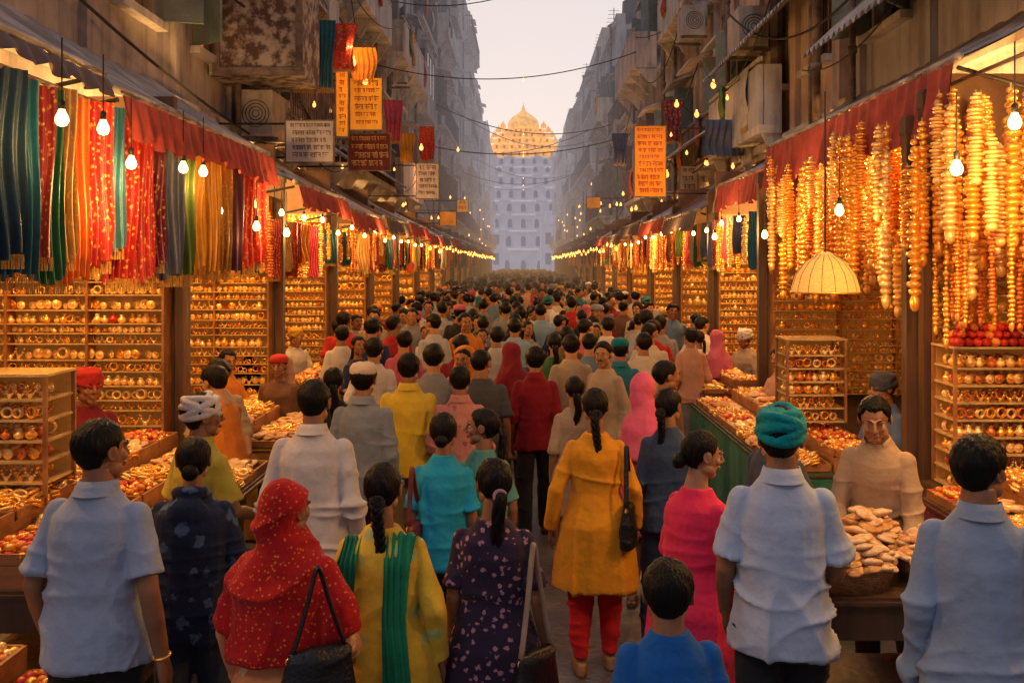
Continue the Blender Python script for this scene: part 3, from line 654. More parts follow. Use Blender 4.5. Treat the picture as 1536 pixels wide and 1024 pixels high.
# ---------------------------------------------------------------- repeats
REPS=[]
class Rep:
    def __init__(s,name,cat,mb,group,limit=280,sm=True):
        s.name=name;s.cat=cat;s.me=mb.mesh(name,sm);s.group=group;s.it=[];s.limit=limit;REPS.append(s); s.me.materials.append(None)
    def add(s,loc,mt,label,rot=(0,0,0),k=1.0):
        kk=k if hasattr(k,'__len__') else (k,k,k)
        s.it.append((tuple(loc),rot,kk,mt,label))
    def done(s):
        s.it.sort(key=lambda t:-max(t[2])/max(1,t[0][1]))
        for loc,rot,kk,mt,lab in s.it[:s.limit]:
            o=bpy.data.objects.new(s.name,s.me); C.objects.link(o); o.location=loc;o.rotation_euler=rot;o.scale=kk
            o.material_slots[0].link='OBJECT'; o.material_slots[0].material=mt
            tag(o,lab,s.cat,s.group)
        rest=s.it[s.limit:]
        if rest:
            n=len(s.me.vertices); co=np.empty(n*3); s.me.vertices.foreach_get('co',co); co=co.reshape(-1,3)
            fs=[tuple(p.vertices) for p in s.me.polygons]; mats=[];VA=[];FA=[];MI=[]
            for q,(loc,rot,kk,mt,lab) in enumerate(rest):
                R=np.array(Euler(rot).to_matrix()); VA.append((co*np.array(kk))@R.T+np.array(loc))
                if mt not in mats: mats.append(mt)
                mi=mats.index(mt); FA+= [tuple(i+q*n for i in f) for f in fs]; MI+=[mi]*len(fs)
            me=bpy.data.meshes.new(s.name); me.from_pydata(np.concatenate(VA).tolist(),[],FA)
            for m_ in mats: me.materials.append(m_)
            me.polygons.foreach_set('material_index',MI); me.polygons.foreach_set('use_smooth',[True]*len(FA))
            o=bpy.data.objects.new(s.name,me); C.objects.link(o)
            tag(o,'mass of the farther and smaller %s in the stalls'%s.group,s.cat,None,'stuff')
            print(s.name,len(s.it),len(me.vertices))
m=MB(); 
for z in(0,.02): m.torus((0,z-.012,.04),.031,.0095,rotm(90,0,0),n=11,m=4)
R_BANG=Rep('bangle_stack','bangles',m,'gold bangle stacks on display')
m=MB(); m.lathe((0,0,0),[(.018,0),(.036,.018),(.036,.034),(.02,.052),(.014,.062),(.024,.072)],9); R_POT=Rep('brass_pot','pot',m,'small brass pots on display')
m=MB()
for i in range(7):
    a=PI*(i/6); m.ell((math.cos(a)*.032,0,.066-math.sin(a)*.045),(.0095,.007,.0095),None,5,4)
m.ell((0,-.004,.014),(.016,.007,.016),None,7,5); R_PEND=Rep('gold_necklace','necklace',m,'gold necklaces on display')
m=MB(); m.ell((0,.0,.036),(.036,.012,.034),None,10,6); m.ell((0,-.010,.036),(.016,.008,.015),None,7,4); R_COIN=Rep('gold_medallion','medallion',m,'gold medallions on display')
m=MB(); m.ell((0,0,.016),(.064,.058,.020),None,14,8); m.ell((0,0,.028),(.035,.030,.013),None,10,6); R_BUN=Rep('bread_roll','bread',m,'bread rolls and flat cakes heaped on trays')
m=MB(); m.ell((0,0,.016),(.026,.026,.021),None,8,5); R_SW=Rep('trinket','trinket',m,'small trinkets and sweets heaped on counters')
m=MB(); r_=random.Random(2)
for i in range(21):
    q=r_.choice((.017,.022,.028,.034,.03)); m.ell((r_.uniform(-.006,.006),r_.uniform(-.006,.006),-.04-i*.041),(q,q,min(q,.024)),None,9,6)
m.tube([(0,0,0),(0,0,-.88)],.004,5); m.ell((0,0,-.92),(.024,.024,.05),None,8,6); R_GAR=Rep('bead_garland','garland',m,'gold bead garlands hung from awnings')
def scarf_mb(seed):
    r=random.Random(seed); ph=r.random()*6; m=MB(); n=4+seed%3
    for sg in(1,-1):
        m.grid(lambda u,v:((u-.5)*.24*(1-.12*v+.10*math.sin(v*5+ph)),math.sin(u*2*PI*n+ph+1.4*math.sin(v*4+seed)+1.2*math.sin(u*5))*.022*(.4+.8*v)+sg*.003+.022*math.sin(v*6+ph),-v*.88-.02*math.sin(u*7+ph)*v),48,20)
    return m
def fringe_mb(seed):
    m=MB(); r=random.Random(seed)
    for i in range(24):
        x=(i/23-.5)*.205; m.tube([(x,0,-.87),(x+r.uniform(-.004,.004),0,-.94)],.003,4)
    return m
SCM=[scarf_mb(i).mesh('cloth',True) for i in range(6)]; FRM=fringe_mb(3).mesh('fringe')
for me in SCM+[FRM]: me.materials.append(None)
def scarf(loc,rz,mt,fm,label,k=(1,1,1),group=None,cat='scarf',name='scarf'):
    r=thing(name,label,cat,loc,group,True,rz); r.scale=k
    for nm,me,q in(('cloth',rnd.choice(SCM),mt),('fringe',FRM,fm)):
        o=bpy.data.objects.new(nm,me); C.objects.link(o); o.parent=r; o.material_slots[0].link='OBJECT'; o.material_slots[0].material=q
    return r
gm=MB(); gm.lathe((0,0,-.13),[(.003,0),(.022,.006),(.033,.028),(.031,.048),(.018,.075),(.014,.09)],14); GLM=gm.mesh('glass',True); GLM.materials.append(BULBM)
gm=MB(); gm.lathe((0,0,-.045),[(.017,0),(.017,.04),(.008,.05)],10); SOM=gm.mesh('socket',True); SOM.materials.append(IRON)
def lamp(loc,W,r=.05,col=(1,.52,.15)):
    l=bpy.data.lights.new('point_light','POINT'); l.energy=W; l.color=col; l.shadow_soft_size=r
    o=bpy.data.objects.new('point_light',l); C.objects.link(o); o.location=loc; return o
def bulb(loc,label,W=0,cord=.25,k=.8,group='bare bulbs hung along the stalls'):
    r=thing('hanging_bulb',label,'bulb',loc,group,True)
    for nm,me in(('glass',GLM),('socket',SOM)):
        o=bpy.data.objects.new(nm,me); C.objects.link(o); o.parent=r; o.scale=(k,)*3
    c=MB(); c.tube([(0,0,0),(0,0,cord)],.004,5); obj('cord',c,CABLE,r)
    if W: lamp((loc[0],loc[1]-.05,loc[2]-.2),W)
m=MB(); m.ell((0,0,0),(.024,.024,.032),None,8,6); m.tube([(0,0,.028),(0,0,.05)],.010,6); R_BULB=Rep('string_bulb','bulb',m,'small bulbs strung along the stalls and facades',250)
# ---------------------------------------------------------------- ground
m=MB(); m.b(-400,400,-60,700,-.5,0)
tag(obj('ground',m,mat('dust ground',(.12,.09,.07),rough=.9,ns=1.5)),None,None,None,'structure')
m=MB(); m.grid(lambda u,v:((u-.5)*6.0,-8+v*150,.006+.002*math.sin(v*40)),4,150)
tag(obj('street',m,mat('worn asphalt',(.15,.13,.13),rough=.30,col2=(.065,.055,.056),ns=1.6,bump=.45,bs=22,contrast=.45)),None,None,None,'structure')
for s in(-1,1):
    m=MB(); m.b(s*2.62,s*5,-6,130,0,.13); tag(obj('kerb_strip',m,mat('kerb stone',(.2,.16,.13),rough=.8,ns=4)),None,None,None,'structure')
# ---------------------------------------------------------------- stalls
BACK=mat('display board with painted glow',(.46,.21,.05),rough=.6,col2=(.28,.11,.02),ns=9,emis=(1.0,.36,.05),es=.08)  # faint emission painted in, imitating a backlit board
GLS=mat('glass shelf edge',(.9,.62,.25),rough=.2,metal=.3,ns=10,bump=0)
PART=mat('stall partition',(.18,.10,.06),rough=.8,ns=4,bump=.3)
AWN=mat('maroon awning',(.46,.065,.045),rough=.8,col2=(.27,.035,.024),ns=5,bump=.4,bs=14,contrast=.4,grime=.3)
AWT=mat('weathered tin',(.48,.43,.42),rough=.55,col2=(.22,.19,.185),ns=3,bump=.4,contrast=.35,metal=.1,grime=.55)
AWD=mat('dark tarp',(.13,.09,.09),rough=.7,ns=4,bump=.4)
def ssign(s): return 'left' if s<0 else 'right'
ORD=['first','second','third','fourth','fifth','sixth','seventh','eighth','ninth','tenth','eleventh','twelfth','thirteenth','fourteenth','fifteenth','sixteenth','seventeenth','eighteenth','nineteenth','twentieth']
def display(x0,x1,y,z0,z1,rows,label,sp=.056,loc_lab='shelf',k=1.0):
    r=thing('display_shelf',label,'shelf',((x0+x1)/2,y,z0)); m=MB(); m.b(x0,x1,y,y+.03,z0,z1); obj('backboard',m,BACK,r)
    hs=[rnd.uniform(.75,1.3) for _ in range(rows)]; tot=sum(hs); z=z0
    for j in range(rows):
        dz=(z1-z0)*hs[j]/tot
        m=MB(); m.b(x0+.012,x1-.012,y-.13,y-.001,z,z+.008); obj('shelf_board',m,GLS,r)
        x=x0+.045; kind=rnd.choice('bnccnnc') if j%5 else 'p'; kk=min(1.35,dz/.095/k) ; col=rnd.choice((GOLD,GOLD2,GOLD2))
        while x<x1-.04:
            q=rnd.random()
            R_={'b':R_BANG,'p':R_POT,'n':R_PEND,'c':R_COIN}[kind if q<.8 else rnd.choice('bpnc')]
            mt=col if rnd.random()<.7 else rnd.choices((GOLD,GOLD2,COPPER,REDT),(8,6,.9,.35))[0]
            R_.add((x,y-.07+rnd.uniform(-.035,.025),z+.0085),mt,('gold ' if mt is not REDT else 'red ')+R_.cat+' on '+loc_lab,(rnd.uniform(-.2,.1),0,rnd.uniform(-.5,.5)),k*.84*kk*rnd.uniform(.75,1.2))
            x+=sp*k*kk*rnd.uniform(.75,1.15)
        z+=dz
    for xx in(x0,x0+(x1-x0)*.38,x0+(x1-x0)*.7,x1):
        m=MB(); m.b(xx-.009,xx+.009,y-.14,y+.02 if xx in(x0,x1) else y-.002,z0-.02,z1+.03); obj('upright',m,WOODL,r)
def awning(sg,y0,y1,xe,ze,xw,zw,vd,label,mt=AWN,tm=AWT,sc=.3,amp=1.0):
    r=thing('awning',label,'awning',(sg*xe,(y0+y1)/2,ze)); n=int((y1-y0)/.09)
    m=MB()
    for t in(0,.012): m.grid(lambda u,v:(sg*(xe+(xw-xe)*u),y0+(y1-y0)*v,ze+(zw-ze)*u-.04*math.sin(u*PI)+.012*math.sin(v*n*1.9)+t+.02*math.sin(v*7)),10,n*2)
    obj('canopy',m,tm,r,True)
    m=MB()
    for t in(0,.006): m.grid(lambda u,v:(sg*(xe-.012+t-.05*v+amp*.020*math.sin(u*(y1-y0)*34+.8*math.sin(u*9))*(.3+.7*v)),y0+(y1-y0)*u,ze-.01-v*(vd+.045*abs(math.sin(u*(y1-y0)*PI/sc))+.02*math.sin(u*9))),n*7,7)
    obj('valance',m,mt,r,True)
    m=MB(); m.tube([(sg*(xe+.03),y0,ze+.025),(sg*(xe+.03),y1,ze+.025)],.028,8); obj('front_bar',m,AWT,r,True)
    for yy in(y0+.1,y1-.1): m=MB(); m.tube([(sg*(xe+.06),yy,ze-.02),(sg*xw,yy,ze-.25)],.014,6); obj('brace',m,IRON,r)
def post(sg,x,y,label,h=3.3):
    m=MB(); m.b(sg*x-.045,sg*x+.045,y-.045,y+.045,0,h); m.b(sg*x-.06,sg*x+.06,y-.06,y+.06,0,.25); m.b(sg*x-.055,sg*x+.055,y-.055,y+.055,h-.12,h-.02)
    tag(obj('wooden_post',m,WOOD),label,'post')
def counter(x0,x1,y0,y1,h,label,clm=None,legs=True):
    r=thing('counter',label,'counter',((x0+x1)/2,(y0+y1)/2,0)); m=MB(); m.b(x0,x1,y0,y1,h-.05,h); m.b(x0-.02,x1+.02,y0-.02,y1+.02,h-.03,h-.015); obj('counter_top',m,WOOD,r)
    for xx in(x0+.05,x1-.05):
        for yy in(y0+.05,y1-.05):
            m=MB(); m.b(xx-.035,xx+.035,yy-.035,yy+.035,0,h-.05); obj('leg',m,WOOD,r)
    m=MB(); m.b(x0+.04,x1-.04,y0+.03,y1-.03,h*.38,h*.38+.03); obj('lower_shelf',m,WOOD,r)
    m=MB(); m.b(x0+.03,x1-.03,y0+.012,y0+.04,h-.19,h-.051); obj('drawer_front',m,WOOD,r)
    if clm:
        sx=x0 if abs(x0)<abs(x1) else x1; sg=-1 if sx==x0 else 1
        m=MB(); m.grid(lambda u,v:(sx+sg*(.012+.016*math.sin(u*60+2*math.sin(u*17))*v),y0+(y1-y0)*u,h-.004-v*(h*.78)),120,5); m.grid(lambda u,v:(x0+(x1-x0)*u,y0-.012-.016*math.sin(u*30)*v,h-.004-v*(h*.78)),50,5)
        obj('cloth_skirt',m,clm,r,True)
    return r
TRAY=mat('tin tray',(.35,.2,.1),rough=.4,metal=.4,ns=12)
def tray(cx,cy,z,w,d,kind,label,mats,lab2,layers=2):
    r=thing('tray',label,'tray',(cx,cy,z),'trays of goods on the counters'); m=MB(); m.b(cx-w/2,cx+w/2,cy-d/2,cy+d/2,z+.002,z+.014)
    obj('tray_base',m,TRAY,r); m=MB()
    for s in(-1,1): m.b(cx+s*w/2-.008,cx+s*w/2+.008,cy-d/2,cy+d/2,z+.002,z+.05); m.b(cx-w/2+.009,cx+w/2-.009,cy+s*d/2-.008,cy+s*d/2+.008,z+.002,z+.05)
    obj('tray_rim',m,WOODL,r)
    R_=R_BUN if kind=='bun' else R_SW if kind=='sw' else R_BANG
    st=.080 if kind=='bun' else .044 if kind=='sw' else .058
    hz=.028 if kind=='bun' else .026
    for l in range(layers):
        x=cx-w/2+st*(.55+l*.5)
        while x<cx+w/2-st*(.4+l*.5):
            y=cy-d/2+st*(.55+l*.5)
            while y<cy+d/2-st*(.4+l*.5):
                R_.add((x+rnd.uniform(-.016,.016),y+rnd.uniform(-.016,.016),z+.016+l*hz+rnd.uniform(0,.012)),rnd.choice(mats),lab2,((rnd.uniform(-.4,.4)) if kind!='bg' else -1.2,rnd.uniform(-.4,.4),rnd.random()*6),rnd.uniform(.7,1.05))
                y+=st
            x+=st
GOODS=[('bun',(BREAD,BREADW),'bread roll'),('sw',(GOLD,GOLD2,ORANGE),'golden trinket'),('bun',(BREADW,GOLD2),'flat cake'),('sw',(REDT,ORANGE,GOLD),'red and gold trinket'),('bg',(GOLD,GOLD2),'gold bangle stack')]
def fill(x0,x1,y0,y1,z,where,lay=2,ctr=None,slope=.10):
    nx=max(1,round((x1-x0)/.34)); ny=max(1,round((y1-y0)/.36)); w=(x1-x0)/nx; d=(y1-y0)/ny
    for i in range(nx):
        q=i if x0>0 else nx-1-i; h=q*slope
        if h and ctr: m=MB(); m.b(x0+w*i+.01,x0+w*(i+1)-.01,y0,y1,z+.001,z+h); obj('riser',m,WOODL,ctr)
        for j in range(ny):
            k,ms,l2=rnd.choice(GOODS); nm={'bun':'baked cakes','sw':'gold trinkets','bg':'gold bangles'}[k]
            if REDT in ms: nm='red trinkets'
            tray(x0+w*(i+.5),y0+d*(j+.5),z+.002+h,w*.93,d*.93,k,'tray of %s on %s'%(nm,where),ms,l2+' on '+where,layers=lay)
scol=[('navy teal',(.01,.05,.09)),('red and green',(.40,.02,.02)),('cream gold',(.5,.28,.09)),('crimson',(.42,.012,.015)),('turquoise',(.006,.13,.21)),('scarlet',(.50,.015,.015)),('wine',(.20,.01,.05)),('slate blue',(.07,.09,.18)),('olive green',(.09,.15,.02)),('marigold',(.75,.34,.03)),('antique gold',(.5,.26,.05)),('dark plum',(.07,.012,.05)),('bright red',(.55,.02,.015)),('pink',(.6,.08,.16)),('white',(.5,.45,.4)),('emerald',(.012,.15,.07)),('orange',(.65,.17,.02))]
SCMAT={n:cloth('silk '+n,c,rough=.40,sheen=.2,bump=.2,bs=20,bd=.02,spec=.5,col2=tuple(q*.6 for q in c),**(dict(pat='floral',pcol=(.62,.33,.06),ps=30) if i in(1,2,3,5,6,10,12) else {})) for i,(n,c) in enumerate(scol)}
FG=cloth('gold fringe',(.5,.27,.06))
xs=[6,26,46,66,86,104,122,140,158,182,203,226,248,268,288,306,324,342,362,376]
cs=[0,4,1,15,2,16,3,5,4,5,5,6,7,8,9,9,10,11,12,12]
for i,(x,c) in enumerate(zip(xs,cs)):
    Y=F*2.45/(785-x); nm=scol[c][0]
    scarf((-2.45,Y,3.24+rnd.uniform(-.02,.02)),rad(46+rnd.uniform(-14,14)),SCMAT[nm],FG,nm+' silk scarf hanging on the rail of first left stall',(.92+.25*(Y-4.5)/4,1,1.02+rnd.uniform(-.07,.13)))
m=MB(); m.tube([(-2.45,3.2,3.26),(-2.45,9.2,3.24)],.014,8); tag(obj('hanging_rail',m,RUST),'long steel rail that carries the scarves, left stall','rail')
leftb=[(3.4,7.5),(7.5,10.5),(10.5,13.5),(13.5,16.8),(16.8,20.2)]+[(20.2+4*i,24.2+4*i) for i in range(15)]
rightb=[(3.0,6.6),(6.6,10.7),(10.7,13.6),(13.6,16.8),(16.8,20.2)]+[(20.2+4*i,24.2+4*i) for i in range(15)]
CLS=[cloth('red skirt',(.4,.02,.02)),cloth('ochre skirt',(.5,.25,.05)),cloth('green skirt',(.04,.15,.08)),cloth('wine skirt',(.2,.02,.04))]
for sg,bays in((-1,leftb),(1,rightb)):
    for i,(y0,y1) in enumerate(bays):
        o=ORD[i]; S=ssign(sg)
        X=lambda v:sg*v
        m=MB(); m.b(X(2.62),X(4.72),y1-.04,y1+.04,.13,3.58); tag(obj('partition_wall',m,PART),'dark partition wall closing the %s %s stall'%(o,S),'wall')
        xa,xb=sorted((X(2.64),X(4.5)))
        if i<12:
            display(xa,xb,y1-.075,.95,3.0,(21 if i<3 else 15 if i<5 else 9 if i<8 else 5),'lit shelves of gold ornaments across the %s %s stall'%(o,S),loc_lab='shelves of %s %s stall'%(o,S),k=1.0 if i<3 else 1.35 if i<5 else 2.0 if i<8 else 3.4)
        if i<3:
            yb0,yb1=y0+.15,y1-.3
            r=thing('display_shelf','long back wall shelves of the %s %s stall'%(o,S),'shelf',(X(4.6),(y0+y1)/2,1)); m=MB(); m.b(X(4.6),X(4.65),yb0,yb1,.9,3.0); obj('backboard',m,BACK,r)
            for j in range(9):
                z=.95+j*.22; m=MB(); m.b(X(4.45),X(4.598),yb0,yb1,z,z+.014); obj('shelf_board',m,GLS,r)
                y=yb0+.1
                while y<yb1:
                    R_=rnd.choice((R_BANG,R_POT,R_PEND)); R_.add((X(4.52),y,z+.015),rnd.choice((GOLD,GOLD2,GOLD,COPPER)),'gold %s on back wall of %s %s stall'%(R_.cat,o,S),(0,0,sg*PI/2),1.5); y+=.12
        else:
            m=MB(); m.b(X(4.6),X(4.65),y0+.05,y1-.05,.13,3.5); tag(obj('back_board',m,BACK),'amber back board of the %s %s stall'%(o,S),'board')
        post(sg,2.56,y1-.02,'dark wooden post at far end of %s %s stall'%(o,S))
        if sg<0:
            if i==0: awning(-1,2.2,5.75,2.40,3.40,3.50,4.05,.06,'dark edged tin awning over front left corner',AWD); awning(-1,5.8,9.25,2.34,3.32,3.50,4.05,.22,'weathered maroon awning over the first left stall')
            elif i>1: awning(-1,y0-.6,y1-.9,2.24,3.02+.05*(i%3),3.5,3.80,.18,'%s awning over the %s left stall'%(('maroon','dark','faded red')[i%3],o),(AWN,AWD,AWN)[i%3],(AWT,AWD,AWT)[i%3])
        else:
            if i==1: awning(1,6.05,10.7,2.62,3.56,3.5,4.06,.38,'deep maroon pleated awning over the near right stall',sc=.36)
            elif i==2: awning(1,10.85,13.5,2.64,3.36,3.5,3.85,.28,'shorter red awning over the third right stall')
            elif i>2: awning(1,y0,y1-.1,2.38,3.04+.06*(i%3),3.5,3.80,.18,'%s awning over the %s right stall'%(('dark','maroon','grey')[i%3],o),(AWD,AWN,AWD)[i%3],(AWD,AWT,AWD)[i%3])
        if i>0 or sg<0:
            ya=y0+.2 if not(sg<0 and i==0) else 4.35
            yb=y1-.5
            cx0,cx1=sorted((X(1.74 if i<2 else 1.98),X(2.62 if sg<0 or i!=1 else 2.5)))
            if sg<0 and i==0: cx0,cx1=-2.75,-1.76
            c_=counter(cx0,cx1,ya,yb,.9,'long wooden counter of the %s %s stall'%(o,S),CLS[(i+(sg>0))%4] if i else None)
            if i<7: fill(cx0+.02,cx1-.02,ya+.02,yb-.02,.9,'%s %s counter'%(o,S),2 if i<4 else 1,c_)
        if i<14:
            y=y0+.2
            while y<y1-.2:
                if not(sg<0 and i==0) and not(sg>0 and i<2):
                    if rnd.random()<(.45 if i>1 else .35):
                        nm=rnd.choice(scol)[0]; zt=2.78 if sg<0 else 2.9
                        scarf((X(2.55),y,zt),rad(rnd.uniform(30,60)*(-sg)),SCMAT[nm],FG,nm+' scarf hanging in the %s %s stall'%(o,S),(.75,1,rnd.uniform(.5,.72)),'scarves hung at the farther stalls')
                    else:
                        for q in range(3): R_GAR.add((X(2.56+rnd.uniform(-.1,.35)),y+q*.06,2.85),rnd.choice((GOLD,GOLD2,GOLD,COPPER)),'gold bead garland hung in the %s %s stall'%(o,S),(0,0,0),(1.0,1.0,rnd.uniform(.4,.75)))
                y+=rnd.uniform(.14,.28) if i<8 else .5
        if i<8:
            nl=2 if i<3 else 1
            for q in range(nl):
                yy=y0+(y1-y0)*(q+.5)/nl; lamp((X(3.2),yy-.1,3.2),(115 if i<3 else 170),.10)  # added lights inside the stall, without bulbs, to make the gold glow
            lamp((X(2.1),(y0+y1)/2,2.72),(42 if i<4 else 62),.08)  # added light along the stall front, for rim light on the crowd
        n=3 if i<10 else 5
        for q in range(n):
            yy=y0+(y1-y0)*(q+.3)/n
            if i<6 and not(sg<0 and i==0) and not (sg>0 and i<2): bulb((X(2.38),yy,2.86+rnd.uniform(-.08,.08)),'glowing bare bulb over the %s %s stall'%(o,S),0)
            elif i>=6: R_BULB.add((X(2.3),yy,2.75+rnd.uniform(-.1,.1)),BULBS,'glowing bulb over the %s %s stall'%(o,S),k=1.5)
for x,y,Xl,W in((93,170,-2.2,5),(155,185,-2.2,0),(197,238,-2.3,5),(275,246,-2.3,0),(305,252,-2.3,5),(385,335,-2.2,8),(430,345,-2.2,0),(1522,175,2.35,14),(1435,245,2.2,14),(1259,310,2.2,12),(1147,348,2.3,8),(1072,352,2.3,0)):
    s=(x-785)/Xl; bulb((Xl,F/s,EYE+(395-y)/s+.06),'glowing bare bulb hanging by %s'%('the near left scarves' if x<320 else 'second left stall' if x<500 else 'the gold garlands on right' if x>1200 else 'third right stall'),W,.3,.95)
for i in range(262):
    Y=rnd.uniform(5.3,10.4); Xg=rnd.uniform(2.42,3.5) ; zt=3.42-rnd.random()*.45
    R_GAR.add((Xg,Y,zt),rnd.choices((GOLD,GOLD2,COPPER),(6,4,.5))[0],'gold bead garland hanging in the near right stall',(0,0,rnd.random()*3),(1.35,1.35,rnd.uniform(.45,1.15)))
for i in range(26):
    R_GAR.add((rnd.uniform(2.5,3.1),rnd.uniform(5.2,6.4),2.55),rnd.choice((COPPER,GOLD)),'long copper bead strand on the right front post',(0,0,0),(.6,.6,rnd.uniform(.5,.8)))
m=MB(); m.tube([(2.8,5.1,3.5),(2.8,10.4,3.5)],.014,6)
tag(obj('hanging_rail',m,RUST),'steel rail that carries the gold garlands, right stall','rail')
post(1,2.62,6.45,'slim dark post among garlands, near right',3.45)
r=thing('pendant_lamp','large yellow woven dome lampshade, lit, near right stall','lamp',(1.88,6.2,2.15),None,True)
m=MB(); m.lathe((0,0,0),[(.208,0),(.205,.03),(.18,.11),(.12,.19),(.05,.235),(.03,.25)],32,False); me=m.mesh('lamp_shade',True); obj('lamp_shade',me,SHADE,r)
m=MB(); m.torus((0,0,0),.208,.007,n=36,m=6); obj('rim',m,GOLD,r,True)
for k in range(16):
    a=k*PI/8; m=MB(); m.tube([(math.cos(a)*q,math.sin(a)*q,z) for q,z in((.2085,0),(.2055,.03),(.181,.11),(.121,.19),(.051,.235))],.0022,4); obj('rib',m,WOODL,r)
m=MB(); m.tube([(0,0,.24),(0,0,1.25)],.006,6); obj('cord',m,CABLE,r)
m=MB(); m.ell((0,0,.06),(.035,.035,.045)); obj('lit_bulb',m,BULBM,r,True); lamp((1.88,6.2,2.12),16)
def boxes(x0,x1,y,z0,rows,label,lab2,hh=.13):
    r=thing('display_rack',label,'rack',((x0+x1)/2,y,z0)); 
    m=MB(); m.b(x0+.012,x1-.012,y+.145,y+.158,z0+.013,z0+rows*hh+.018); obj('rack_back',m,BACK,r)
    for j in range(rows):
        m=MB(); z=z0+j*hh; m.b(x0,x1,y-.16,y+.16,z,z+.012); obj('rack_shelf',m,GLS,r)
        x=x0+.04
        while x<x1-.03:
            for yy in(y-.12,y-.04,y+.05): (R_BANG,R_PEND,R_COIN,R_POT)[(j+(yy>y))%4].add((x+rnd.uniform(-.01,.01),yy,z+.0125),rnd.choice((GOLD,GOLD2,GOLD2,COPPER)),lab2,(0,0,rnd.uniform(-.3,.3)),rnd.uniform(.75,1.0))
            x+=.062
    for xx in(x0,x1):
        for yy in(y-.16,y+.16): m=MB(); m.b(xx-.01,xx+.01,yy-.01,yy+.01,z0,z0+rows*hh+.02); obj('rack_post',m,WOODL,r)
    m=MB(); m.b(x0-.012,x1+.012,y-.172,y+.172,z0+rows*hh+.021,z0+rows*hh+.034); obj('rack_top',m,GLS,r)
boxes(-2.98,-2.42,5.2,1.105,6,'tiered rack of jewellery boxes on front left counter','gold piece in the front left rack',.105)
boxes(2.0,2.44,7.7,1.125,6,'tall rack of gold boxes beside the dark-turbaned seated vendor','gold piece in the tall right rack',.10)
boxes(2.62,3.25,6.2,.95,8,'rack of copper bangles behind the bread vendor','gold piece in the rack behind bread vendor',.105)
m=MB(); m.b(2.55,3.3,6.0,6.4,.13,.94); tag(obj('rack_plinth',m,WOOD),'dark plinth under the copper bangle rack','plinth')
for l in range(3):
    for a in range(11-l):
        for b_ in range(4-l): R_SW.add((2.66+l*.03+a*.054,6.07+l*.03+b_*.06,1.83+l*.042),rnd.choice((REDT,REDT,REDT,ORANGE)),'red fruit-like bauble heaped on the right rack',(0,0,0),rnd.uniform(1.15,1.35))
# bread table
counter(1.20,2.26,4.32,5.06,.88,'dark wooden bread table with open lower shelf, front right')
BSK=mat('wicker',(.45,.22,.08),rough=.7,col2=(.22,.09,.03),ns=30,bump=.8,bs=60,st=(1,1,3))
for bx,by,rr,z0_,lab in((1.45,4.55,.235,.882,'broad round wicker basket heaped with bread, front edge of table'),(1.95,4.57,.235,.882,'broad round wicker basket of bread on right part of bread table'),(1.40,4.92,.13,.882,'small wicker basket of bread at back left of bread table'),(1.72,4.94,.13,.882,'small wicker basket of bread before the beige-shirt vendor')):
    r=thing('basket',lab,'basket',(bx,by,z0_),None,True); m=MB(); m.lathe((0,0,0),[(rr*.9,0),(rr,.09),(rr*1.02,.11),(rr*.96,.11),(rr*.9,.03)],28); obj('basket_wall',m,BSK,r,True)
    m=MB(); m.torus((0,0,.11),rr,.012,n=32,m=7); obj('rim',m,BSK,r,True)
    for l in range(5):
        for l2 in range(4):
            rl=rr*(.92-l*.13)-l2*.074
            if rl<0: continue
            n=max(1,int(2*PI*rl/.080))
            for q in range(n):
                a=q/n*2*PI+l+rnd.random()*.4; R_BUN.add((bx+math.cos(a)*rl,by+math.sin(a)*rl,z0_+.095+l*.025+rnd.uniform(-.004,.008)),rnd.choice((BREAD,BREADW,BREADW)),'floury bread roll heaped in a basket on bread table',(rnd.uniform(-.35,.35),rnd.uniform(-.35,.35),a),rnd.uniform(.7,.98))
c_=counter(2.35,3.1,4.5,5.9,.95,'side counter of breads beyond the slate-blue shirt man',CLS[3]); fill(2.37,3.08,4.52,5.88,.95,'the right side counter',2,c_)
c_=counter(-2.35,-1.70,3.35,4.1,.62,'low wooden bench at bottom left corner'); fill(-2.33,-1.72,3.37,4.08,.62,'low left bench',2,c_)
lamp((1.7,4.2,2.6),14,.08)
for x,y,zz in STOOLS:
    hs=.80+zz
    r=thing('stool','wooden stool under a seated vendor','stool',(x,y,0),'stools of the seated vendors',True)
    m=MB(); m.lathe((0,0,hs-.045),[(.15,0),(.16,.02),(.15,.045)],18); obj('seat',m,WOOD,r)
    for k in range(4): a=PI/4+k*PI/2; m=MB(); m.tube([(math.cos(a)*.15,math.sin(a)*.15,0),(math.cos(a)*.11,math.sin(a)*.11,hs-.045)],.017,7); obj('leg',m,WOOD,r)
print('stalls',time.time()-T0)
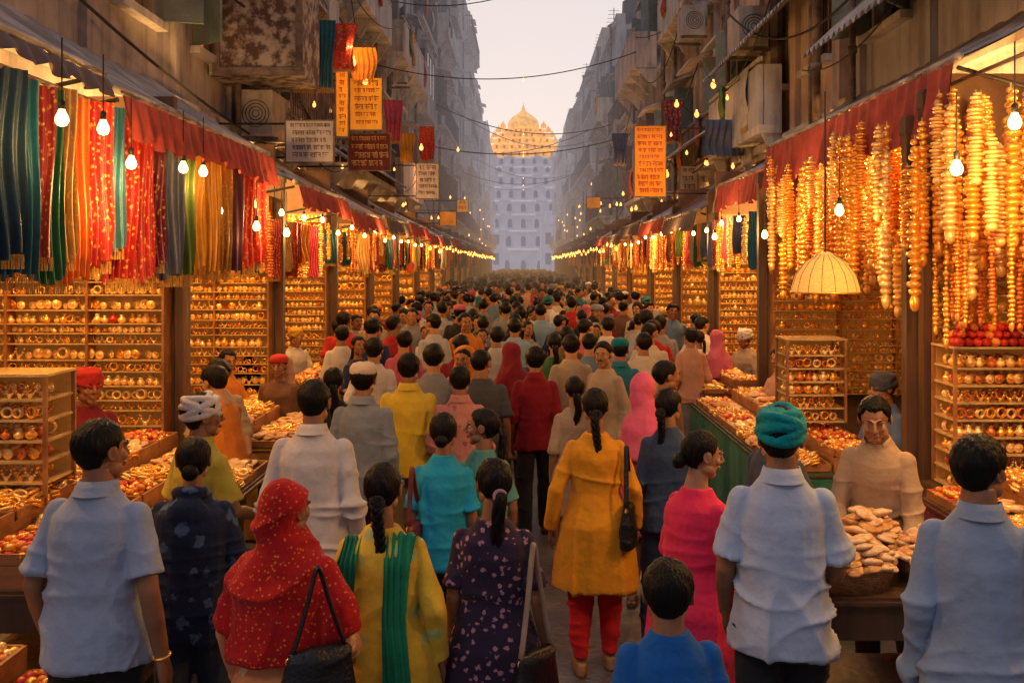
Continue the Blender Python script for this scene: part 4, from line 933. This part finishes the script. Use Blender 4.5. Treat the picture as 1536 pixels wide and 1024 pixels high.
# ---------------------------------------------------------------- buildings
WALLS=[mat('plaster '+str(i),c,rough=.9,col2=c2,ns=1.3,bump=.6,bs=9,contrast=.55,grime=.5) for i,(c,c2) in enumerate([((.55,.49,.48),(.32,.28,.27)),((.60,.52,.49),(.37,.31,.29)),((.60,.58,.59),(.37,.35,.36)),((.62,.48,.42),(.38,.28,.24)),((.52,.51,.55),(.31,.30,.32)),((.68,.62,.58),(.42,.38,.35))])]
TRIM=mat('stone trim',(.66,.61,.60),rough=.85,col2=(.38,.35,.34),ns=3,bump=.4,grime=.5)
SHUT=mat('painted shutter',(.22,.16,.14),rough=.7,ns=4,bump=.3)
SHUT2=mat('faded green shutter',(.20,.25,.24),rough=.7,ns=4,bump=.3)
desc=['brown stained','ochre brown','grey beige','reddish','dark grey','pale sandy']
def building(sg,y0,y1,H,xf,wi,o,fine,plain=False,force=None):
    X=lambda v:sg*v; S=ssign(sg); r_=random.Random(int(y0*10)+(5 if sg>0 else 0))
    r=thing('building','%s plastered building with balconies, %s on the %s side'%(desc[wi],o,S),'building',(X(xf),(y0+y1)/2,0))
    nf=max(2,int((H-3.95)/2.7)); fl=(H-3.95)/nf; nb=max(2,round((y1-y0)/1.9)); bw=(y1-y0)/nb; ww=.95
    w=MB(); w.b(X(xf+.45),X(xf+6),y0,y1,3.6,H); w.b(X(xf+1.25),X(xf+6),y0+.001,y1-.001,0,3.598); w.b(X(xf+.02),X(xf+.448),y0,y1,3.6,3.95)
    for k in range(nf):
        zb=3.95+k*fl; za=zb+.75; zc=zb+2.15
        w.b(X(xf),X(xf+.447),y0,y1,zb,za); w.b(X(xf),X(xf+.447),y0,y1,zc,zb+fl)
        e=[y0]
        for j in range(nb): c=y0+bw*(j+.5); e+=[c-ww/2,c+ww/2]
        e.append(y1)
        for j in range(0,len(e),2): w.b(X(xf),X(xf+.447),e[j],e[j+1],za,zc)
    w.b(X(xf-.05),X(xf+.3),y0,y1,H,H+.7*r_.uniform(.4,1.2))
    for j in range(nb+1): 
        yy=min(max(y0+bw*j,y0+.14),y1-.14); w.b(X(xf-.07),X(xf-.002),yy-.13,yy+.13,3.96,H-.01)
    obj('wall',w,WALLS[wi],r)
    for k in range(nf+1): 
        t=MB(); z=3.95+k*fl; t.b(X(xf-.16),X(xf-.072),y0+.02,y1-.02,z-.06,z+.05); t.b(X(xf-.071),X(xf-.004),y0+.02,y1-.02,z-.13,z+.05)
        obj('cornice',t,TRIM,r)
    for k in range(nf):
        zb=3.95+k*fl; za=zb+.75; zc=zb+2.15
        for j in range(nb):
            c=y0+bw*(j+.5)
            f=MB(); x0,x1=X(xf+.10),X(xf+.16)
            f.b(x0,x1,c-ww/2,c-ww/2+.06,za,zc); f.b(x0,x1,c+ww/2-.06,c+ww/2,za,zc); f.b(x0,x1,c-ww/2+.061,c+ww/2-.061,za,za+.06); f.b(x0,x1,c-ww/2+.061,c+ww/2-.061,zc-.06,zc); f.b(x0,x1,c-.02,c+.02,za+.061,zc-.061); f.b(x0,x1,c-ww/2+.061,c-.021,zb+1.5,zb+1.54)
            fr=obj('window',f,SHUT,r)
            p=MB(); p.b(X(xf+.165),X(xf+.18),c-ww/2,c+ww/2,za,zc)
            lit=r_.random()<.07 or (sg<0 and y0<6 and k==0); obj('pane',p,PANEW if lit else GLASSW,fr)
            sl_=MB(); sl_.b(X(xf-.12),X(xf-.001),c-ww/2-.08,c+ww/2+.08,za-.09,za-.01); obj('sill',sl_,TRIM,fr)
            if fine and r_.random()<.6:
                sl=r_.uniform(25,75)
                for sd in(-1,1):
                    q=MB(); hx=c+sd*ww/2
                    q.box((X(xf-.03-.22*math.sin(rad(sl))),hx+sd*.22*math.cos(rad(sl)),(za+zc)/2),(.03,.44,zc-za),rotm(0,0,sg*sd*(sl)))
                    obj('shutter',q,r_.choice((SHUT,SHUT2)),r)
            if r_.random()<.6:
                q=MB(); z=zc+.12; a=.5*r_.uniform(.7,1.3)
                V_=[(X(xf-.004),c-ww*.75,z+.18),(X(xf-.004),c+ww*.75,z+.18),(X(xf-a),c+ww*.8,z),(X(xf-a),c-ww*.8,z)]
                q.add(V_+[(x,y,zz-.05) for x,y,zz in V_],[(0,1,2,3),(7,6,5,4),(0,4,5,1),(1,5,6,2),(2,6,7,3),(3,7,4,0)]); obj('sunshade',q,AWT if r_.random()<.4 else TRIM,r)
        ty=r_.random()
        if plain and k<1: ty=.99
        if force is not None: ty=force
        if ty<.70:
            dpt=r_.uniform(.45,.8); a=y0+.15+(r_.random()<.4)*bw; b=y1-.15-(r_.random()<.4)*bw
            if b-a<1.2: a,b=y0+.15,y1-.15
            q=MB(); q.b(X(xf-dpt),X(xf-.165),a,b,zb+.06,zb+.17); bal=obj('balcony',q,TRIM,r)
            n=max(2,int((b-a)/1.2))
            for j in range(n+1):
                q=MB(); yy=a+.08+(b-a-.16)*j/n; q.add([(X(xf-.166),yy-.05,zb-.45),(X(xf-.166),yy+.05,zb-.45),(X(xf-.166),yy+.05,zb+.058),(X(xf-.166),yy-.05,zb+.058),(X(xf-dpt+.06),yy-.05,zb+.058),(X(xf-dpt+.06),yy+.05,zb+.058)],[(0,1,2,3),(0,3,4),(1,5,2),(0,4,5,1),(3,2,5,4)]); obj('bracket',q,TRIM,bal)
            q=MB(); xr=X(xf-dpt+.03)
            q.b(xr-.025,xr+.025,a,b,zb+1.0,zb+1.05); q.b(xr-.015,xr+.015,a,b,zb+.24,zb+.27)
            if r_.random()<.65:
                st=.13 if fine else .3; yy=a+.05
                while yy<b: q.b(xr-.009,xr+.009,yy,yy+.02,zb+.171,zb+.999); yy+=st
                for yy in(a,b-.03): 
                    for xx in np.arange(.17,dpt-.05,.14): q.b(X(xf-xx)-.009,X(xf-xx)+.009,yy,yy+.02,zb+.171,zb+.999)
                    q.b(X(xf-dpt+.056),X(xf-.165),yy,yy+.03,zb+1.0,zb+1.04)
                obj('railing',q,RUST,bal)
            else:
                q.b(xr-.03,xr+.03,a+.01,b-.01,zb+.171,zb+.95); q.b(X(xf-dpt+.07),X(xf-.165),a,a+.06,zb+.171,zb+.95); obj('parapet',q,WALLS[(wi+1)%6],bal)
            if fine and r_.random()<.7:
                for _ in range(r_.randint(1,3)):
                    nm=r_.choice(scol)[0]; yy=r_.uniform(a+.3,b-.3); scarf((X(xf-dpt-.02),yy,zb+1.04),rad(90),SCMAT[nm],FG,nm+' cloth drying on a balcony rail, %s %s building'%(o,S),(r_.uniform(1,2.2),1,r_.uniform(.6,.95)),'cloths hung over balcony rails','cloth','hanging_cloth')
        elif ty<.86:
            dpt=.6; a=y0+bw*.1; b=min(y1-.2,a+bw*1.6); q=MB(); q.b(X(xf-dpt),X(xf-.165),a,b,zb+.06,zb+.8); q.b(X(xf-dpt),X(xf-.165),a,b,zb+2.1,zb+2.35); q.b(X(xf-dpt-.1),X(xf-.166),a-.08,b+.08,zb+2.351,zb+2.42)
            n=3
            for j in range(n+1): yy=a+(b-a-.08)*j/n; q.b(X(xf-dpt),X(xf-dpt+.08),yy,yy+.08,zb+.801,zb+2.099)
            q.b(X(xf-.26),X(xf-.167),a,a+.08,zb+.801,zb+2.099)
            bay=obj('bay_window',q,WALLS[(wi+2)%6],r)
            q=MB(); q.b(X(xf-dpt+.03),X(xf-dpt+.045),a+.082,b-.085,zb+.801,zb+2.099); q.b(X(xf-dpt+.09),X(xf-.27),a+.02,a+.035,zb+.801,zb+2.099); obj('pane',q,GLASSW,bay)
            q=MB(); q.b(X(xf-dpt+.082),X(xf-.262),a+.005,a+.018,zb+1.42,zb+1.47); obj('mullion',q,SHUT,bay)
    for yy,zt,rr in((y0+.35,H,.05),(y0+.55,H*.8,.03),(y1-.5,H*.7,.035)):
        q=MB(); q.tube([(X(xf-.22),yy,3.7),(X(xf-.22),yy,zt)],rr,8)
        for zz in np.arange(4.5,zt,2.0): q.tube([(X(xf-.22),yy,zz),(X(xf-.22),yy,zz+.07)],rr*1.35,8)
        obj('drain_pipe',q,RUST,r,True)
    q=MB(); hx=X(xf+1.2+r_.random()*2); hy=(y0+y1)/2+r_.uniform(-1,1); q.b(hx-1,hx+1,hy-1.1,hy+1.1,H,H+r_.uniform(.8,1.6)); obj('roof_room',q,WALLS[(wi+3)%6],r)
    q=MB(); tx=X(xf+.8); q.lathe((tx,y0+1.2,H+.25),[(.5,0),(.52,.3),(.5,.9),(.2,1.1),(.18,1.15)],14); 
    for a_ in(-.3,.3): q.b(tx+a_-.04,tx+a_+.04,y0+.9,y0+1.5,H,H+.25)
    obj('water_tank',q,GLASSW,r)
    q=MB(); ax=X(xf+.5); q.tube([(ax,y1-1,H),(ax,y1-1,H+2.4)],.018,5); 
    for j in range(5): q.tube([(ax-.35+.03*j,y1-1,H+1.6+.17*j),(ax+.35-.03*j,y1-1,H+1.6+.17*j)],.01,4)
    obj('antenna',q,IRON,r)
Lb=[(2.0,12.4,13.5,3.62,0),(12.4,17.5,14,3.55,3),(17.5,24,14.5,3.7,1),(24,31,14,3.5,4),(31,38,16,3.6,2),(38,46,14.5,3.45,1),(46,54,16.5,3.6,4),(54,64,17.5,3.5,2),(64,74,15.5,3.6,5),(74,84,15,3.5,4),(84,96,14,3.6,2),(96,108,14.5,3.5,5)]
Rb=[(1.0,10.8,11.5,3.62,4),(10.8,16.5,11.8,3.5,3),(16.5,23,10.6,3.65,1),(23,30,10.4,3.5,0),(30,37,9.6,3.65,2),(37,45,11.2,3.5,4),(45,54,12.2,3.6,1),(54,64,12.6,3.5,2),(64,75,12.6,3.62,4),(75,86,13.2,3.5,5),(86,97,13.4,3.6,2),(97,108,13.5,3.5,4)]
for sg,B in((-1,Lb),(1,Rb)):
    for i,(a,b,H,xf,wi) in enumerate(B): building(sg,a,b-.02,H,xf,wi,ORD[i],i<6,i==0,.3 if (sg>0 and i in(1,2)) else None)
print('buildings',time.time()-T0)
r=thing('projecting_box','weathered rusted metal box jutting out above the left awning','box',(-3.0,12,4.45)); m=MB(); m.b(-3.6,-2.52,11.4,12.3,4.48,6.3); obj('casing',m,mat('flaking painted steel',(.42,.36,.33),rough=.8,col2=(.10,.055,.045),ns=7,bump=.5,contrast=.2),r)
for z in(4.48,6.22): m=MB(); m.b(-3.55,-2.50,11.36,11.398,z,z+.09); obj('frame',m,RUST,r)
for x in(-3.55,-2.6): m=MB(); m.b(x,x+.08,11.36,11.398,4.571,6.219); obj('frame',m,RUST,r)
def acunit(x,y,z,lab):
    r=thing('air_conditioner',lab,'air conditioner',(x,y,z)); m=MB(); m.b(x-.2,x+.2,y-.4,y+.4,z,z+.55); obj('casing',m,mat('grubby white metal',(.5,.46,.44),rough=.6,ns=5,grime=.5),r)
    m=MB(); 
    for q in range(1,5): m.torus((x,y-.405,z+.27),.040*q,.005,rotm(90,0,0),n=20,m=4)
    obj('fan_grille',m,IRON,r)
    for yy in(-.35,.3): m=MB(); m.b(x-.25,x+.25,y+yy,y+yy+.05,z-.05,z-.003); obj('bracket',m,RUST,r)
for x,y,z,l in((-3.2,12.3,3.85,'grubby air conditioner below the rusted box, left'),(-3.2,15.8,6.0,'air conditioner high on second left building'),(3.15,14,5.3,'air conditioner on second right building'),(3.2,19,6.6,'air conditioner on third right building'),(-3.25,26,7,'air conditioner on fourth left building'),(3.2,27,4.9,'air conditioner low on fourth right building'),(-3.2,9.0,5.9,'air conditioner high on first left building'),(-3.2,20,5.2,'air conditioner on third left building'),(3.2,33,6.5,'air conditioner on fifth right building')): acunit(x,y,z,l)
def corr(sg,y0,y1,xe,ze,xw,zw,lab):
    m=MB()
    for t in(0,.01): m.grid(lambda u,v:(sg*(xe+(xw-xe)*u),y0+(y1-y0)*v,ze+(zw-ze)*u+.025*math.sin(v*(y1-y0)*2*PI/.16)+t),3,int((y1-y0)*44))
    tag(obj('corrugated_roof',m,AWT,None,True),lab,'roof')
corr(1,3.5,10.5,2.95,4.5,3.6,5.1,'corrugated tin roof above the near right awning')
corr(1,11,16,2.85,5.2,3.5,5.8,'corrugated tin sheet shading second right building')
corr(-1,13,17,2.8,4.0,3.5,4.45,'corrugated tin sheet over second left building shopfront')
corr(1,16.8,22.5,2.7,4.3,3.6,4.9,'long tin sheet on third right building')
corr(-1,18,23.5,2.75,4.1,3.6,4.6,'long tin sheet on third left building')
# ---------------------------------------------------------------- signs
def glyphs(m,x0,x1,y,z0,z1,rows,r_):
    rh=(z1-z0)/rows
    for j in range(rows):
        sc=r_.uniform(.42,.66); zt=z1-j*rh-rh*.14; h=rh*sc; x=x0+r_.uniform(0,.12)*(x1-x0); xe=x1-r_.uniform(0,.15)*(x1-x0)
        while x<xe-h*.5:
            n=r_.randint(1,5); wd=min(n*h*.60,xe-x); m.box((x+wd/2,y,zt),(wd,.004,h*.15)); g=x+h*.1
            while g<x+wd-h*.3:
                if r_.random()<.7: m.box((g+h*.42,y,zt-h*.5),(h*.14,.004,h*.95))
                q=r_.random()
                if q<.3: m.torus((g+h*.22,y,zt-h*.5),h*.17,h*.06,rotm(90,0,0),n=8,m=4,a0=0,a1=PI*1.6)
                elif q<.5: m.box((g+h*.2,y,zt-h*.45),(h*.4,.004,h*.13),rotm(0,r_.uniform(-60,60),0))
                elif q<.75: m.torus((g+h*.22,y,zt-h*.68),h*.15,h*.055,rotm(90,0,0),n=8,m=4,a0=PI,a1=PI*2.4); m.box((g+h*.12,y,zt-h*.3),(h*.12,.004,h*.5))
                else: m.torus((g+h*.24,y,zt-h*.3),h*.15,h*.055,rotm(90,0,0),n=8,m=4,a0=PI*.5,a1=PI*1.7); m.box((g+h*.2,y,zt-h*.8),(h*.3,.004,h*.12),rotm(0,30,0))
                if r_.random()<.3: m.box((g+h*.3,y,zt+h*.22),(h*.3,.004,h*.10),rotm(0,-35,0))
                g+=h*.58
            x+=wd+h*.25
def sign(px0,px1,py0,py1,Y,rows,bm_,tm_,lab):
    s=F/Y; x0,x1=(px0-785)/s,(px1-785)/s; z1,z0=EYE+(395-py0)/s,EYE+(395-py1)/s
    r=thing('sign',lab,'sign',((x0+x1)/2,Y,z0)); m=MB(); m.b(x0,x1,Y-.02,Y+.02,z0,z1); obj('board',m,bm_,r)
    m=MB(); e=.015
    m.b(x0-e,x0,Y-.03,Y+.03,z0-e,z1+e); m.b(x1,x1+e,Y-.03,Y+.03,z0-e,z1+e); m.b(x0,x1,Y-.03,Y+.03,z0-e,z0); m.b(x0,x1,Y-.03,Y+.03,z1,z1+e); obj('frame',m,RUST,r)
    m=MB(); glyphs(m,x0+.03,x1-.03,Y-.0235,z0+.03,z1-.02,rows,random.Random(int(px0))); obj('lettering',m,tm_,r)
    sg=-1 if x0<0 else 1; xo=sg*3.55; xi=x0 if sg<0 else x1
    for z in(z1-.03,z0+.05): m=MB(); m.tube([(xi,Y,z),(xo,Y,z)],.014,6); obj('bracket',m,IRON,r)
YEL=mat('yellow banner',(.88,.40,.012),rough=.6,col2=(.75,.3,.01),ns=4,grime=.25,emis=(1,.4,.03),es=.20); WHB=mat('dirty white board',(.62,.58,.60),rough=.6,col2=(.45,.4,.42),ns=4,grime=.3); MAR=mat('maroon board',(.20,.02,.015),rough=.6); ORB=mat('orange board',(.85,.32,.015),rough=.6,col2=(.65,.22,.01),ns=3,grime=.35,emis=(1,.30,.02),es=.14)  # yellow and orange boards have a slight glow painted in as emission
RT=mat('red paint',(.5,.02,.015),rough=.5,bump=0); WT=mat('pale paint',(.85,.6,.25),rough=.5,bump=0); BT=mat('dark paint',(.09,.04,.07),rough=.5,bump=0)
sign(430,500,182,243,11.3,5,WHB,BT,'dirty white sign board with dark lettering above left awning')
sign(526,573,118,195,14.0,6,YEL,RT,'bright yellow banner with red lettering on left facade')
sign(524,585,202,255,14.6,4,MAR,WT,'dark maroon sign board with pale lettering on left facade')
sign(625,658,246,298,20,5,WHB,BT,'small white sign board farther up the left facade')
sign(952,998,190,295,16,10,ORB,RT,'tall worn orange sign board with red lettering on right facade')
sign(1020,1046,250,290,18.5,3,WHB,BT,'small white sign board on right facade')
sign(70,135,-30,42,8.2,3,ORB,RT,'orange sign board with red lettering at top left corner')
sign(660,684,318,338,26,3,ORB,WT,'small orange sign above left stalls'); sign(505,522,108,205,13.8,9,YEL,RT,'narrow yellow vertical banner beside bright yellow banner')
sign(686,702,300,318,34,2,YEL,RT,'tiny yellow sign far up left side'); sign(880,900,296,312,30,2,ORB,WT,'tiny orange sign far up right side')
for px,py,Y,nm,k,l in((488,30,12.8,'turquoise',(1.0,1,1.0),'long turquoise cloth hanging high beside the rusted box'),(512,35,13.2,'bright red',(1.6,1,.7),'bright red cloth hung high on left facade'),(545,72,13.6,'marigold',(1.5,1,.5),'marigold cloth above the yellow banner'),(455,40,12.6,'wine',(1.2,1,.9),'wine cloth hung beside the rusted box'),(590,150,17,'pink',(1.3,1,.8),'pink cloth on third left facade'),(610,200,18.5,'marigold',(1.2,1,.6),'marigold cloth on third left facade'),(640,190,21,'bright red',(1.4,1,.8),'bright red cloth farther up the left facade'),(1085,180,14.5,'slate blue',(2.6,1,.6),'slate-blue tarp slung on the right facade'),(1010,150,19,'wine',(1.4,1,.9),'wine cloth on third right facade'),(930,200,26,'slate blue',(1.6,1,.9),'slate-blue cloth on fourth right facade')):
    s=F/Y; scarf(((px-785)/s,Y,EYE+(395-py)/s),rad(rnd.uniform(-15,15)),SCMAT[nm],FG,l,k,None,'cloth','hanging_cloth')
for sg in(-1,1):
    for i in range(46):
        Y=13+i**1.25*.62; R_BULB.add((sg*(3.1+rnd.uniform(-.35,.3)),Y,rnd.uniform(3.6,5.0) if Y<40 else rnd.uniform(3.2,6)),BULBS,'small orange bulb on the %s facades'%ssign(sg),k=1.0 if Y<25 else 1.6)
for px,py,Y in((530,94,13.5),(548,122,13.8),(1015,157,18),(1045,172,17.5),(1070,128,15),(632,222,20),(687,225,30),(1000,262,17)):
    s=F/Y; R_BULB.add(((px-785)/s,Y,EYE+(395-py)/s),BULBS,'orange bulb on upper facade',k=1.7)
lamp((-2.3,13.2,5.2),18,.05,(1,.4,.12)); lamp((2.2,15.2,4.2),14,.05,(1,.4,.12)); lamp((-2.4,19,4.4),18,.05,(1,.4,.12)); lamp((-2.5,27,4.6),30,.05,(1,.4,.15)); lamp((2.5,26,4.6),30,.05,(1,.4,.15))
# ---------------------------------------------------------------- cables
def cable(a,b,sag,lab,rr=.012,bulbs=0,n=22):
    a=Vector(a);b=Vector(b); pts=[a.lerp(b,i/n)-Vector((0,0,sag*4*(i/n)*(1-i/n))) for i in range(n+1)]
    m=MB(); m.tube(pts,rr,5); tag(obj('cable',m,CABLE),lab,'cable','cables strung along and across the street')
    for q in range(bulbs): R_BULB.add(pts[int((q+1)*n/(bulbs+1))]-Vector((0,0,.06)),BULBS,'bulb on an overhead cable',k=1.1)
cable((-3.5,26,9.2),(3.5,17,9.0),.9,'overhead cable high across the street, nearest one')
cable((-3.5,24,7.1),(3.5,25,7.9),.6,'overhead cable with a single bulb crossing above temple',.013,1)
for i,(y,z,z2,sg_) in enumerate(((34,8.0,7.2,.8),(40,7.0,8.2,.7),(46,9.6,8.2,1.0),(52,7.2,7.4,.8),(60,9,8,.9),(70,8,9,.9),(30,6.0,6.4,.5))): cable((-3.4,y,z),(3.4,y+rnd.uniform(-3,3),z2),sg_,'%s of the farther overhead cables crossing the street'%ORD[i],.016,1)
r2=random.Random(4)
for i in range(54):
    sg=-1 if i%2 else 1; y=r2.uniform(5,34); y2=y+r2.uniform(3,9); z=r2.uniform(4.1,8)
    cable((sg*r2.uniform(2.9,3.45),y,z),(sg*r2.uniform(2.7,3.45),y2,z+r2.uniform(-.9,.9)),r2.uniform(.1,.8),'black cable looping along the %s facades'%ssign(sg),r2.choice((.008,.011,.015)))
# ---------------------------------------------------------------- temple
TG=mat('gilding with painted glow',(1.0,.60,.2),rough=.5,metal=.1,col2=(.5,.2,.05),ns=1.2,bump=.8,bs=3,emis=(1.0,.60,.26),es=.50,haze=False,contrast=.3)  # glow of the gold painted in as emission
TGD=mat('gilding with painted shade',(.5,.2,.05),rough=.6,emis=(.75,.34,.12),es=.5,haze=False,bump=0)  # niche shade painted as a darker gold with its own emission
TB=mat('temple stone with painted haze',(.30,.29,.33),rough=.9,col2=(.2,.19,.23),ns=.8,bump=.4,emis=(.50,.45,.49),es=.50,haze=False)  # haze over the stone painted in as emission
TB2=mat('temple ledge with painted haze',(.4,.38,.42),rough=.9,ns=.8,bump=.2,emis=(.6,.53,.55),es=.56,haze=False)  # paler ledges, haze likewise put into the emission colour
TD=mat('temple opening with painted haze',(.12,.11,.14),rough=.9,emis=(.34,.30,.35),es=.56,haze=False,bump=0)  # dark of the openings and haze painted by colour and emission
YT=150; r=thing('temple','great golden tiered temple rising in haze at street end','temple',(0,YT,0))
m=MB(); m2=MB()
tiers=[(7.6,0,4.5),(6.9,4.5,7.2),(6.3,7.2,9.6),(6.6,9.6,11.6),(5.8,11.6,13.6),(5.3,13.6,15.4),(5.7,15.4,16.6),(5.2,16.6,18.0)]
for w,a,b in tiers:
    m.b(-w,w,YT-w*.6,YT+5,a,b-.22); m2.b(-w-.3,w+.3,YT-w*.6-.3,YT+5,b-.219,b)
    for s in(-1,-.45,.45,1): m.loft([(s*(w-.6),YT-w*.6-.1,a,.75,.75),(s*(w-.6),YT-w*.6-.1,b-.3,.75,.75),(s*(w-.6),YT-w*.6-.1,b-.1,.95,.95),(s*(w-.6),YT-w*.6-.1,b+.5,.45,.45),(s*(w-.6),YT-w*.6-.1,b+1.0,.05,.05)],10)
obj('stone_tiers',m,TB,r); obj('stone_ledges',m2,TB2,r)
for w,a,b in tiers:
    for j in range(5):
        x=-w*.78+w*1.56*(j+.5)/5; m=MB(); h=(b-a)*.55; m.b(x-w*.05,x+w*.05,YT-w*.6-.9,YT-w*.6-.002,a+.35,a+.35+h*.7); m.loft([(x,YT-w*.6-.45,a+.35+h*.7+q,w*.05*math.sqrt(max(.02,1-(q/(h*.3))**2)),.44) for q in(0,h*.1,h*.2,h*.28)],8); obj('arched_opening',m,TD,r)
lev=[(5.3,18.0,19.1),(5.0,19.1,20.1),(4.5,20.1,21.0),(3.9,21.0,21.8),(3.2,21.8,22.5)]
g=MB(); g2=MB()
for w,a,b in lev:
    g.loft([(0,YT,a,w,w*.75),(0,YT,a+(b-a)*.6,w*.95,w*.72),(0,YT,a+(b-a)*.68,w*1.06,w*.8),(0,YT,a+(b-a)*.8,w*1.02,w*.78),(0,YT,b,w*.88,w*.68)],20,3.0)
    for j in range(8):
        x=-w*.78+w*1.56*j/7; g2.b(x-.16,x+.16,YT-w*.79,YT-w*.70,a+.1,a+(b-a)*.58)
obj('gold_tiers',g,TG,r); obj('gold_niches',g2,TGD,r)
def onion(g,cx,cy,z,R,H,n=24):
    pr=[(.86,0),(.98,.10),(1.0,.22),(.93,.38),(.78,.52),(.58,.64),(.38,.74),(.22,.82),(.12,.89),(.09,.93)]
    g.loft([(cx,cy,z+H*h,R*q,R*q) for q,h in pr],n); 
    for k in range(12):
        a=k*PI/6; g.tube([(cx+math.cos(a)*R*q*1.0,cy+math.sin(a)*R*q*1.0,z+H*h) for q,h in pr],R*.035,5)
    g.ell((cx,cy,z+H*.97),(R*.13,)*3,None,10,6); g.tube([(cx,cy,z+H*.95),(cx,cy,z+H*1.32)],[R*.06,R*.01],6); g.ell((cx,cy,z+H*1.08),(R*.08,)*3,None,8,6)
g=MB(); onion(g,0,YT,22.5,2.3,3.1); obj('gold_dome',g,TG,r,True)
for w,a,b in lev:
    for x in(-w,-w*.5,w*.5,w):
        g=MB(); R=.42 if abs(x)==w else .30; onion(g,x*.94,YT-w*.7,b-.1,R,R*2.4,10); obj('kiosk_dome',g,TG,r,True)
for i,(x0,x1,y_,h,lab) in enumerate(((-16,-7.9,142,13,'hazy block left of the temple'),(7.9,16,142,14.5,'hazy block right of the temple'),(-6.5,-2.5,128,6.2,'low hazy house before the temple, left'),(2.2,6.5,126,7.4,'low hazy house before the temple, right'))):
    r=thing('building',lab,'building',((x0+x1)/2,y_,0)); m=MB(); m.b(x0,x1,y_-4,y_+6,0,h); m.b(x0+.6,x1-1.2,y_-2,y_+4,h,h+1.5); m.b(x0-.15,x1+.15,y_-4.15,y_-4,h-.3,h); obj('wall',m,TB,r)
    n=4 if i<2 else 3
    for k in range(4 if i<2 else 2):
        for j in range(n): m=MB(); x=x0+.5+j*(x1-x0-.6)/n; m.b(x,x+.7,y_-4.1,y_-4.003,2.2+k*2.5,3.6+k*2.5); obj('window',m,TD,r)
for R_ in REPS: R_.done()
# ---------------------------------------------------------------- labels made unique
from collections import defaultdict
D=defaultdict(list)
for o in C.objects:
    if o.parent is None and o.get('label') : D[o['label']].append(o)
OR=['leftmost','second from left','third from left','fourth from left','fifth from left','sixth from left','seventh from left','eighth from left']
for l,os_ in D.items():
    if len(os_)>1:
        if len(os_)<=8 and os_[0]['category'] not in('bangles','pot','necklace','bread','trinket','medallion'):
            os_.sort(key=lambda o:o.location.x/max(1,o.location.y))
            w=l.split()
            for i,o in enumerate(os_): o['label']=' '.join(w[:12]).rstrip(',')+', '+OR[i]
        else:
            for o in os_: o['group']=l
# ---------------------------------------------------------------- world, sun, camera
w=bpy.data.worlds.new('World'); SC.world=w; w.use_nodes=True; N=w.node_tree.nodes; L=w.node_tree.links; bg=N['Background']
sky=N.new('ShaderNodeTexSky'); sky.sky_type='NISHITA'; sky.sun_disc=False; sky.sun_elevation=rad(5); sky.sun_rotation=rad(0)
tc=N.new('ShaderNodeTexCoord'); dt=N.new('ShaderNodeVectorMath'); dt.operation='DOT_PRODUCT'; L.new(tc.outputs['Generated'],dt.inputs[0]); dt.inputs[1].default_value=Vector((0,.96,.28)).normalized()
mr=N.new('ShaderNodeMapRange'); mr.interpolation_type='SMOOTHSTEP'; mr.inputs[1].default_value=-.1; mr.inputs[2].default_value=.90; L.new(dt.outputs['Value'],mr.inputs[0])
mx=N.new('ShaderNodeMix'); mx.data_type='RGBA'; L.new(mr.outputs[0],mx.inputs[0]); mx.inputs[6].default_value=(.27,.27,.34,1); mx.inputs[7].default_value=(.80,.72,.73,1)
sc=N.new('ShaderNodeMix'); sc.data_type='RGBA'; sc.inputs[0].default_value=.006; L.new(mx.outputs[2],sc.inputs[6]); L.new(sky.outputs[0],sc.inputs[7])
L.new(sc.outputs[2],bg.inputs[0]); bg.inputs[1].default_value=1.0
sl=bpy.data.lights.new('sun','SUN'); sl.energy=.5; sl.angle=rad(15); sl.color=(1,.88,.84); so=bpy.data.objects.new('sun',sl); C.objects.link(so); so.rotation_euler=Vector((.35,.50,-.8)).to_track_quat('-Z','Y').to_euler()
cam=bpy.data.cameras.new('camera'); co=bpy.data.objects.new('camera',cam); C.objects.link(co); SC.camera=co
co.location=(0,0,EYE); co.rotation_euler=(PI/2,0,0); cam.lens=35; cam.sensor_width=36; cam.shift_x=-17/1536; cam.shift_y=-117/1536; cam.clip_end=2000; cam.clip_start=.05
SC.view_settings.view_transform='Standard'
print('total',time.time()-T0,len(C.objects))
